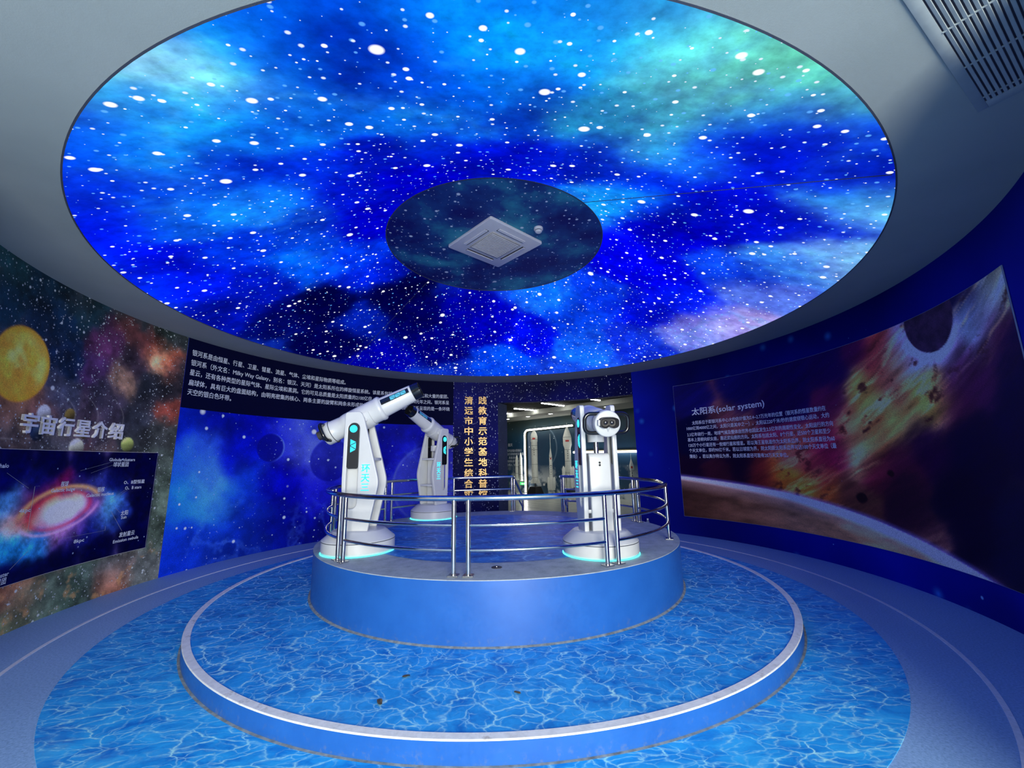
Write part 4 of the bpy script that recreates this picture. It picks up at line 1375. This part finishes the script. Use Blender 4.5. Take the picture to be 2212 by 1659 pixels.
# ------------------------------------------------------------------ ceiling fittings
M['ac'] = plain('off_white_plastic', (0.62, 0.62, 0.64), 0.45, var=0.03)
M['ac_dark'] = plain('shadow_grey_slot', (0.03, 0.03, 0.045), 0.6)  # dark colour put in for the shade inside slots, vent gap and duct
ac = thing('ceiling_air_conditioner', 'square white four-way air conditioner in the unlit star disc', 'air conditioner', (-0.015, -0.40, ZI), 41 * DEG)
me = bevel(MB().prism(rounded([(-0.455, -0.455), (0.455, -0.455), (0.455, 0.455), (-0.455, 0.455)], 0.03), -0.042, -0.001).mesh('panel'), 0.008, 2)
obj('panel', me, M['ac'], ac, smooth=40)
M['ac_grille'] = plain('warm_grey_grille', (0.44, 0.42, 0.38), 0.6)
me = bevel(MB().box((0, 0, -0.045), (0.50, 0.50, 0.012)).mesh('intake_grille'), 0.004)
gr = obj('intake_grille', me, M['ac_grille'], ac, smooth=40)
bar = MB().box((0, 0, -0.053), (0.46, 0.011, 0.006)).mesh('grille_bar')
for k in range(15):
    o = obj('grille_bar', bar, M['ac'], gr)
    o.location = (0, -0.21 + k * 0.03, 0)
slot = MB().box((0, 0, -0.0435), (0.46, 0.055, 0.006)).mesh('air_slot')
flap = bevel(MB().box((0, 0.004, -0.050), (0.455, 0.040, 0.010)).mesh('air_flap'), 0.003)
for k in range(4):
    a = k * 90 * DEG
    o = obj('air_slot', slot, M['ac_dark'], ac)
    o.location = (-0.325 * math.sin(a), 0.325 * math.cos(a), 0)
    o.rotation_euler = (0, 0, a)
    f = obj('air_flap', flap, M['ac'], o)
    f.rotation_euler = (0.12, 0, 0)
sd = thing('smoke_detector', 'small round white smoke detector beside the air conditioner', 'smoke detector', (0.541, -0.764, ZI))
MB().lathe([(0.058, 0.0), (0.058, -0.022), (0.050, -0.030), (0.040, -0.032)], 32).build('housing', M['ac'], sd)
MB().lathe([(0.042, -0.028), (0.042, -0.040)], 32).build('vent_band', M['ac_dark'], sd)
MB().lathe([(0.044, -0.040), (0.044, -0.050), (0.030, -0.062), (0.001, -0.064)], 32).build('sensor_cap', M['ac'], sd)
# slatted air grille
ang = math.atan2(0.487, 0.873)
vent = thing('air_vent', 'rectangular white slatted air vent in the grey ceiling', 'air vent', (2.722, -3.62, ZC), ang)
M['vent'] = plain('white_vent_enamel', (0.33, 0.38, 0.39), 0.5, spec=0.2)
VL, VW = 2.2, 0.62
for nm, c, s in (('frame_side', (-VL / 2, -0.021, -0.003), (VL, 0.042, 0.006)), ('frame_side', (-VL / 2, -VW + 0.021, -0.003), (VL, 0.042, 0.006)),
                 ('frame_end', (-0.035, -VW / 2, -0.003), (0.07, VW - 0.084, 0.006)), ('frame_end', (-VL + 0.035, -VW / 2, -0.003), (0.07, VW - 0.084, 0.006))):
    obj(nm, bevel(MB().box(c, s).mesh(nm), 0.0015), M['vent'], vent, smooth=40)
MB().box((-VL / 2, -VW / 2, -0.001), (VL - 0.14, VW - 0.084, 0.002)).build('duct_shade', M['ac_dark'], vent, smooth=0)  # solid dark sheet, painted as the shaded depth behind the slats
slat = bevel(MB().box((-VL / 2, 0, 0), (VL - 0.14, 0.0142, 0.005)).mesh('slat'), 0.002)
for k in range(26):
    o = obj('slat', slat, M['vent'], vent, smooth=None)
    o.location = (0, -0.055 - 0.0205 * k, -0.005)
    o.rotation_euler = (0.25, 0, 0)
tab_ = MB().box((0, -VW / 2, -0.005), (0.008, VW - 0.084, 0.006)).mesh('spacer_bar')
for k in range(7):
    o = obj('spacer_bar', tab_, M['vent'], vent)
    o.location = (-0.12 - 0.34 * k, 0, 0)

# ------------------------------------------------------------------ small things on the floor
bt = thing('water_bottle', 'clear plastic water bottle standing on the floor by the doorway', 'bottle', (3.02, 3.08, 0))
b = NB('clear_pet')
b.set((0.55, 0.66, 0.80), 0.08, 0, 0.6)
b.bsdf.inputs['Transmission Weight'].default_value = 0.75
M['pet'] = b.m
MB().lathe([(0.001, 0.002), (0.034, 0.002), (0.039, 0.012), (0.039, 0.07), (0.036, 0.08), (0.039, 0.09), (0.039, 0.17), (0.032, 0.20), (0.015, 0.235), (0.013, 0.25)], 24).build('body', M['pet'], bt)
MB().lathe([(0.017, 0.243), (0.017, 0.268), (0.001, 0.269)], 16).build('cap', plain('white_cap', (0.7, 0.74, 0.8), 0.4), bt)
leafm = plain('dry_brown_leaf', (0.10, 0.075, 0.04), 0.8, var=0.4, scale=30)
for (x, y), r, sc, lab in (((-0.619, -2.528), 0.4, 0.030, 'small dry leaf on the printed water close to the platform'), ((-0.709, -2.813), 1.9, 0.034, 'small dry leaf on the printed water close to the white kerb'),
                           ((0.097, -2.77), 2.7, 0.022, 'tiny dry leaf on the printed water straight before the platform')):
    n = 10
    vs = [(0, 0, 0.006)]
    for i in range(n):
        a = 2 * math.pi * i / n
        rr = sc * (0.55 + 0.45 * abs(math.cos(a))) * (0.85 + 0.3 * rnd.random())
        vs.append((rr * math.cos(a), 0.7 * rr * math.sin(a), 0.002 + 0.008 * rnd.random()))
    o = MB().add(vs, [(0, 1 + i, 1 + (i + 1) % n) for i in range(n)] + [tuple(range(n, 0, -1))]).build('dry_leaf', leafm, smooth=0)
    o.location = (x, y, Z1 - 0.001)
    o.rotation_euler = (0, 0, r)
    tag(o, lab, 'leaf', 'dry leaves on the step')

# ------------------------------------------------------------------ exhibition room beyond the doorway
GA, GB = Vector((1.0, 13.9)), Vector((4.6, 9.7))
gd = (GB - GA).normalized()
gn = Vector((gd.y, -gd.x))             # from the mural wall back towards the doorway
if gn.y > 0:
    gn = -gn


def gp(t, d, z=0.0):
    """point in the gallery: t metres along the mural wall from GA, d metres off it"""
    q = GA + gd * t + gn * d
    return (q.x, q.y, z)


b = NB('pale_gallery_floor')
c = b.ramp(b.noise(3, 4), [(0.3, (0.46, 0.49, 0.44)), (0.7, (0.56, 0.59, 0.54))])
M['gfloor'] = b.set(c, 0.25, 0, 0.5)
o = MB().prism([(-3.2, 4.66), (9.2, 4.66), (9.2, 18.5), (-3.2, 18.5)], -0.2, 0.0).build('floor_gallery', M['gfloor'], smooth=0)
tag(o, 'pale polished floor of the rocket gallery beyond the doorway', 'floor', kind='structure')
line = plain('floor_joint_grey', (0.24, 0.27, 0.27), 0.6)
for k in range(14):
    a, c_ = gp(-3.0, 0.6 + 0.6 * k, 0.001), gp(8.0, 0.6 + 0.6 * k, 0.001)
    pts = [(a[0], a[1]), (c_[0], c_[1]), (c_[0] + gn.x * 0.02, c_[1] + gn.y * 0.02), (a[0] + gn.x * 0.02, a[1] + gn.y * 0.02)]
    pts = [(min(max(x, -3.1), 9.1), max(y, 4.9)) for x, y in pts]
    if pts[1][1] < 5.0:
        continue
    o = MB().prism(pts, 0.0, 0.0015).build('joint_strip', line, None, smooth=0)
    o.parent = bpy.data.objects['floor_gallery']
b = NB('gallery_space_mural')
s = b.n('ShaderNodeSeparateXYZ')
b.put(s.inputs[0], b.co())
zf = b.maprange(s.outputs[2], 0.0, 3.3, 0, 1)
c = b.ramp(zf, [(0.0, (0.05, 0.11, 0.18)), (0.3, (0.010, 0.050, 0.125)), (0.7, (0.008, 0.038, 0.085)), (1.0, (0.055, 0.085, 0.08))])
c = b.mix(b.math('MULTIPLY', b.maprange(b.noise(1.0, 5), 0.45, 0.7, 0, 1), 0.5), c, (0.02, 0.085, 0.15))
cl = b.math('MULTIPLY', b.maprange(b.noise(1.3, 7, 0.62), 0.44, 0.54, 0, 1), b.maprange(s.outputs[2], 0.45, 1.25, 1, 0))
c = b.mix(cl, c, (0.72, 0.78, 0.80))
# pale arc of a moon
v = b.n('ShaderNodeVectorMath', operation='DISTANCE')
b.put(v.inputs[0], b.co())
mq = gp(1.35, 0.0, 2.0)
b.put(v.inputs[1], mq)
arcm = b.math('MULTIPLY', b.maprange(b.math('ABSOLUTE', b.math('SUBTRACT', v.outputs['Value'], 0.95)), 0.0, 0.05, 1, 0), b.maprange(s.outputs[0], 1.9, 2.4, 0, 0.5))
c = b.mix(arcm, c, (0.25, 0.35, 0.45))
c = b.mix(b.math('MULTIPLY', b.stars(7, 0.03, 0.2), b.maprange(s.outputs[2], 0.9, 1.4, 0, 0.8)), c, (0.6, 0.7, 0.75))
M['gmural'] = b.set(c, 0.5, 0, 0.35)
a, c_ = gp(-3.8, 0), gp(7.6, 0)
o = MB().prism([(a[0], a[1]), (c_[0], c_[1]), (c_[0] - gn.x * 0.2, c_[1] - gn.y * 0.2), (a[0] - gn.x * 0.2, a[1] - gn.y * 0.2)], 0, 3.45).build('wall_gallery', M['gmural'], smooth=0)
tag(o, 'dark teal mural wall with clouds and moon behind the rockets', 'wall', kind='structure')
gw = o
gwall2 = plain('gallery_side_wall', (0.03, 0.05, 0.09), 0.6)
for nm, poly, lab in (('wall_gallery_left', [(-3.2, 4.7), (-3.0, 4.7), (-3.0, 18.0), (-3.2, 18.0)], 'dark side wall of the gallery behind the lettering'),
                      ('wall_gallery_right', [(9.0, 4.7), (9.2, 4.7), (9.2, 8.0), (9.0, 8.0)], 'dark side wall of the gallery behind the blue wall')):
    o = MB().prism(poly, 0, 3.45).build(nm, gwall2, smooth=0)
    tag(o, lab, 'wall', kind='structure')
gc = MB().prism([(-3.2, 4.75), (9.2, 4.75), (9.2, 18.5), (-3.2, 18.5)], 3.56, 3.66).build('ceiling_gallery', plain('black_plenum', (0.018, 0.022, 0.020), 0.7), smooth=0)
tag(gc, 'black slatted ceiling of the gallery beyond the doorway', 'ceiling', kind='structure')
slm = plain('charcoal_slat', (0.010, 0.012, 0.011), 0.6, spec=0.15)
sl = MB().box((0, 0, 0), (1.0, 0.035, 0.09)).mesh('slat')
for k in range(58):
    dd = 1.6 + 0.14 * k
    ts = [t * 0.1 for t in range(-40, 80) if gp(t * 0.1, dd)[1] > 4.95 and -2.9 < gp(t * 0.1, dd)[0] < 8.9]
    if len(ts) < 8:
        continue
    o = obj('slat', sl, slm, gc)
    o.location = gp((ts[0] + ts[-1]) / 2, dd, 3.50)
    o.scale = (ts[-1] - ts[0], 1, 1)
    o.rotation_euler = (0, 0, math.atan2(gd.y, gd.x))
# soffit along the mural wall with downlights
q = [gp(-3.6, 0.002), gp(7.4, 0.002), gp(7.4, 1.5), gp(-3.6, 1.5)]
so = MB().prism([(p[0], p[1]) for p in q], 3.28, 3.54).build('trim_4', plain('soffit_grey', (0.20, 0.21, 0.19), 0.7), smooth=0)
tag(so, 'pale grey soffit band along the gallery mural wall', 'soffit', kind='structure')
M['lamp'] = glow('white_lamp', (1.0, 0.97, 0.90), 55.0)
dl_ring = plain('white_ring', (0.8, 0.8, 0.78), 0.4)
for k, (x, y) in enumerate(((0.43, 12.9), (1.28, 11.9), (2.12, 10.9), (3.86, 8.86))):
    r = thing('downlight', ['round downlight in the soffit nearest the lettering wall', 'round downlight in the soffit, second from the lettering wall', 'round downlight in the soffit, third from the lettering wall',
                            'round downlight in the soffit behind the telescope with eye mask'][k], 'downlight', (x, y, 3.28), group='downlights in the gallery soffit')
    MB().lathe([(0.075, -0.004), (0.10, -0.008), (0.105, 0.0)], 24).build('ring', dl_ring, r)
    MB().lathe([(0.001, -0.006), (0.076, -0.006)], 24).build('lamp_lens', M['lamp'], r)
M['tube'] = glow('linear_lamp', (1.0, 0.98, 0.92), 55.0)
hous = plain('lamp_housing', (0.08, 0.08, 0.08), 0.5)
bars = [((0.64, 10.33), (1.59, 11.05)), ((1.55, 8.83), (2.475, 9.68)), ((-0.30, 11.75), (0.65, 12.13)), ((2.907, 7.83), (3.504, 8.31))]
blab = ['linear ceiling lamp above the first rocket', 'linear ceiling lamp towards the middle of the doorway', 'linear ceiling lamp cut off by the doorway edge by the lettering',
        'linear ceiling lamp above the telescope with eye mask']
for k, ((xa, ya), (xb, yb)) in enumerate(bars):
    L = math.hypot(xb - xa, yb - ya)
    r = thing('linear_lamp', blab[k], 'ceiling lamp', ((xa + xb) / 2, (ya + yb) / 2, 3.44), math.atan2(yb - ya, xb - xa), group='linear lamps in the gallery ceiling')
    MB().box((0, 0, 0.03), (L + 0.03, 0.075, 0.05)).build('housing', hous, r, smooth=0)
    me = bevel(MB().box((0, 0, -0.006), (L, 0.055, 0.024)).mesh('diffuser'), 0.006)
    obj('diffuser', me, M['tube'], r)
# light frame around the rocket display
M['strip'] = glow('white_light_strip', (1.0, 0.98, 0.92), 12.0)
alum = plain('bronze_profile', (0.20, 0.17, 0.10), 0.4, 0.6)
fr = thing('light_arch', 'glowing white light line framing the rocket display', 'light strip', gp(0.47, 0.12))
P = [gp(0.47, 0.12, 0.03)] + [gp(0.47, 0.12, z) for z in (1.0, 2.0, 2.58)]
for k in range(1, 7):
    a = k / 6 * math.pi / 2
    P.append(gp(0.47 + 0.22 * (1 - math.cos(a)), 0.12, 2.58 + 0.22 * math.sin(a)))
P += [gp(1.8, 0.12, 2.81), gp(3.3, 0.12, 2.83)]
MB().tube(P, 0.034, 8).build('light_tube', M['strip'], fr, True)
P2 = [(p[0] - gn.x * 0.06, p[1] - gn.y * 0.06, p[2]) for p in P]
MB().tube(P2, 0.05, 8).build('profile', alum, fr, True)
f2 = thing('light_bar', 'glowing white horizontal light line lower down behind the telescope with eye mask', 'light strip', gp(4.4, 0.12, 1.72))
MB().tube([gp(3.3, 0.12, 1.735), gp(6.2, 0.12, 1.70)], 0.034, 8).build('light_tube', M['strip'], f2, True)
MB().tube([gp(3.3, 0.05, 1.78), gp(6.2, 0.05, 1.745)], 0.04, 8).build('profile', alum, f2, True)

# rockets
M['rwhite'] = plain('rocket_white', (0.70, 0.73, 0.68), 0.45)
M['rband'] = plain('rocket_band', (0.04, 0.05, 0.06), 0.5)
M['rred'] = plain('rocket_red_flag', (0.45, 0.02, 0.02), 0.5)
M['rstand'] = plain('black_plinth', (0.012, 0.012, 0.014), 0.5)


def rocket(label, loc, prof, z0, bands=(), flag=None, fins=0, fin_r=0.1, fin_h=0.2, boosters=0, boost=None, stand=True, tower=0.0, pin=None):
    r = thing('model_rocket', label, 'rocket model', (loc[0], loc[1], 0), group='model rockets in the gallery')
    MB().lathe([(rr, z0 + h) for rr, h in prof], 24).build('body', M['rwhite'], r)

    def rad(h):
        for (ra, ha), (rb, hb) in zip(prof, prof[1:]):
            if ha <= h <= hb and hb > ha:
                return ra + (rb - ra) * (h - ha) / (hb - ha)
        return prof[0][0]
    for h in bands:
        MB().lathe([(rad(h) + 0.0005, z0 + h - 0.006), (rad(h) + 0.004, z0 + h), (rad(h) + 0.0005, z0 + h + 0.006)], 24).build('band', M['rband'], r)
    if flag:
        R = rad(flag) + 0.002
        vs = []
        for i in range(5):
            a = (-125 + i * 12) * DEG
            vs += [(R * math.cos(a), R * math.sin(a), z0 + flag - 0.035), (R * math.cos(a), R * math.sin(a), z0 + flag + 0.035)]
        MB().add(vs, [(2 * i, 2 * i + 2, 2 * i + 3, 2 * i + 1) for i in range(4)]).build('flag', M['rred'], r)
        for k in range(4):
            zt = z0 + flag * 0.78 - k * 0.09
            me = MB().box((0, 0, 0), (0.025, 0.006, 0.055)).mesh('marking')
            o = obj('marking', me, M['rband'], r)
            R2 = rad(zt - z0) + 0.001
            o.location = (R2 * math.cos(-100 * DEG), R2 * math.sin(-100 * DEG), zt)
            o.rotation_euler = (0, 0, -10 * DEG)
    for k in range(fins):
        a = (2 * math.pi * k / fins) + 0.25
        rb = prof[0][0] * 0.9
        pts = [(rb, 0.0), (rb + fin_r, -0.01), (rb + fin_r, fin_h * 0.35), (rb, fin_h)]
        me = MB().prism(pts, -0.008, 0.008).mesh('fin')
        me.transform(Matrix.Rotation(a, 4, 'Z') @ Matrix.Translation((0, 0, z0)) @ Matrix.Rotation(math.pi / 2, 4, 'X'))
        obj('fin', me, M['rwhite'], r)
    for k in range(boosters):
        a = 2 * math.pi * k / boosters + 0.35
        br, bh, bd, bz = boost
        o = MB().lathe([(br * 0.6, 0), (br, 0.06), (br, bh * 0.82), (br * 0.5, bh * 0.94), (0.001, bh)], 16).build('booster', M['rwhite'], r)
        o.location = (bd * math.cos(a), bd * math.sin(a), z0 + bz)
        for h in (0.2, 0.75):
            me = MB().tube([(0, 0, bh * h), (-(bd) * math.cos(a), -(bd) * math.sin(a), bh * h)], 0.008, 6).mesh('booster_strut')
            obj('booster_strut', me, M['rwhite'], o)
    if tower:
        h = prof[-1][1]
        MB().tube([(0, 0, z0 + h - 0.02), (0, 0, z0 + h + tower)], [0.014, 0.004], 8).build('escape_tower', M['rwhite'], r)
    if pin:
        MB().tube([(0, 0, z0 + 0.25), (pin[0], pin[1], z0 + 0.25)], 0.012, 8).build('wall_bracket', M['rband'], r)
    if stand:
        MB().tube([(0, 0, 0.28), (0, 0, z0 + 0.03)], 0.03, 10).build('stand_rod', M['rband'], r)
        s0, s1, h = 0.27, 0.17, 0.33
        vs = [(-s0, -s0, 0), (s0, -s0, 0), (s0, s0, 0), (-s0, s0, 0), (-s1, -s1, h), (s1, -s1, h), (s1, s1, h), (-s1, s1, h)]
        o = MB().add(vs, [(3, 2, 1, 0), (4, 5, 6, 7), (0, 1, 5, 4), (1, 2, 6, 5), (2, 3, 7, 6), (3, 0, 4, 7)]).build('plinth', M['rstand'], r, smooth=0)
        o.rotation_euler = (0, 0, math.atan2(gd.y, gd.x))
    return r


back = (-gn.x * 0.155, -gn.y * 0.155)
back_long = (-gn.x * 0.245, -gn.y * 0.245)
rocket('tall white rocket with fins on a black plinth beside the light frame', (1.57, 12.54), [(0.10, 0.0), (0.125, 0.05), (0.135, 0.45), (0.135, 1.75), (0.15, 1.78), (0.15, 2.0), (0.12, 2.12), (0.05, 2.24), (0.001, 2.28)],
       0.47, (0.25, 0.80, 1.42, 1.60, 1.86), 1.90, 4, 0.12, 0.26)
q = gp(2.16, 0.25)
rocket('slim white rocket with long spire hung on the mural wall', q, [(0.07, 0.0), (0.12, 0.05), (0.10, 0.35), (0.075, 0.62), (0.062, 0.66), (0.062, 1.35), (0.055, 1.38), (0.060, 1.42), (0.03, 1.62), (0.012, 1.75)],
       0.20, (0.66, 1.0, 1.35), 1.30, 4, 0.10, 0.12, 4, (0.05, 0.5, 0.14, 0.05), False, 0.60, back_long)
rocket('white capsule rocket with boosters on a black plinth near the telescope', (2.79, 11.12), [(0.10, 0.0), (0.125, 0.05), (0.125, 1.55), (0.175, 1.70), (0.175, 2.0), (0.10, 2.24), (0.035, 2.40), (0.001, 2.44)],
       0.34, (0.6, 1.05, 1.5, 2.0), 1.85, 4, 0.10, 0.2, 4, (0.065, 0.85, 0.22, 0.02), True, 0.15)
q = gp(-0.02, 0.18)
rocket('small slim rocket on the mural wall below the white text', q, [(0.06, 0), (0.075, 0.04), (0.07, 0.9), (0.05, 1.0), (0.001, 1.15)], 0.56, (0.3, 0.6), None, 3, 0.05, 0.1, 0, None, False, 0, back)
q = gp(0.24, 0.18)
rocket('small slim rocket on the mural wall next to the light frame', q, [(0.06, 0), (0.075, 0.04), (0.07, 1.0), (0.05, 1.12), (0.001, 1.30)], 0.52, (0.3, 0.7), None, 3, 0.05, 0.1, 0, None, False, 0, back)
q = gp(5.95, 0.16)
rocket('slim white rocket with spire below the lower light bar', q, [(0.06, 0.0), (0.085, 0.05), (0.075, 0.30), (0.055, 0.34), (0.055, 0.80), (0.075, 0.86), (0.075, 1.0), (0.02, 1.18), (0.010, 1.22)],
       0.22, (0.34, 0.8), 0.93, 4, 0.07, 0.1, 4, (0.04, 0.35, 0.11, 0.03), False, 0.20, back)
# exit sign, wall text, switch plate
ex = thing('exit_sign', 'small green glowing exit sign low on the gallery wall', 'exit sign', gp(0.20, 0.02, 0.40), math.atan2(gd.y, gd.x))
MB().box((0, -0.02, 0), (0.36, 0.03, 0.16)).build('housing', M['rband'], ex, smooth=0)
gg = glow('green_sign', (0.10, 0.80, 0.22), 1.2)
MB().box((0, -0.037, 0), (0.33, 0.006, 0.13)).build('lit_face', gg, ex, smooth=0)
wsig = glow('white_sign', (0.9, 1.0, 0.92), 1.5)
pm = [(-0.06, -0.04), (-0.035, -0.04), (-0.02, -0.012), (0.0, -0.04), (0.022, -0.04), (-0.005, 0.0), (0.03, 0.005), (0.03, 0.018), (-0.01, 0.022), (-0.03, 0.035), (-0.06, 0.01), (-0.05, 0.0), (-0.035, 0.015), (-0.045, -0.02)]
me = flat_piece(pm, 0.002)
stand_up(me, -0.042)
obj('running_figure', me, wsig, ex)
me = flat_piece([(0.06, -0.012), (0.10, -0.012), (0.10, -0.035), (0.14, 0.0), (0.10, 0.035), (0.10, 0.012), (0.06, 0.012)], 0.002)
stand_up(me, -0.042)
obj('arrow', me, wsig, ex)
wt = thing('wall_caption', 'white caption text printed on the gallery wall by the doorway edge', 'lettering', gp(-0.6, 0.004, 1.7), math.atan2(gd.y, gd.x))
for k, body in enumerate(('中国 航天', '长征系列运载火箭展示', '中国自行研制的航天运载', '工具，具备发射低、中、高', '不同地球轨道不同类型', '卫星及载人飞船的能力')):
    me = text_mesh(body, 0.02)
    a, lo, hi = bounds(me)
    h = 0.16 if k == 0 else 0.13
    a[:, 0] = (a[:, 0] - lo[0]) * h - 0.55
    z = 0.42 - (0.0 if k == 0 else 0.10) - k * 0.165
    set_co(me, np.stack([a[:, 0], np.full(len(a), -0.004), a[:, 1] * h + z], -1))
    o = obj('text_line', me, M['ink'], wt)
    o['kind'] = 'stuff'
sw = thing('wall_switch', 'small white switch plate on the gallery wall between two rockets', 'switch', gp(1.50, 0.0, 0.39), math.atan2(gd.y, gd.x))
obj('plate', bevel(MB().box((0, -0.008, 0), (0.11, 0.014, 0.09)).mesh('plate'), 0.003), dl_ring, sw)
MB().box((0.02, -0.017, 0), (0.04, 0.006, 0.05)).build('rocker', dl_ring, sw, smooth=0)
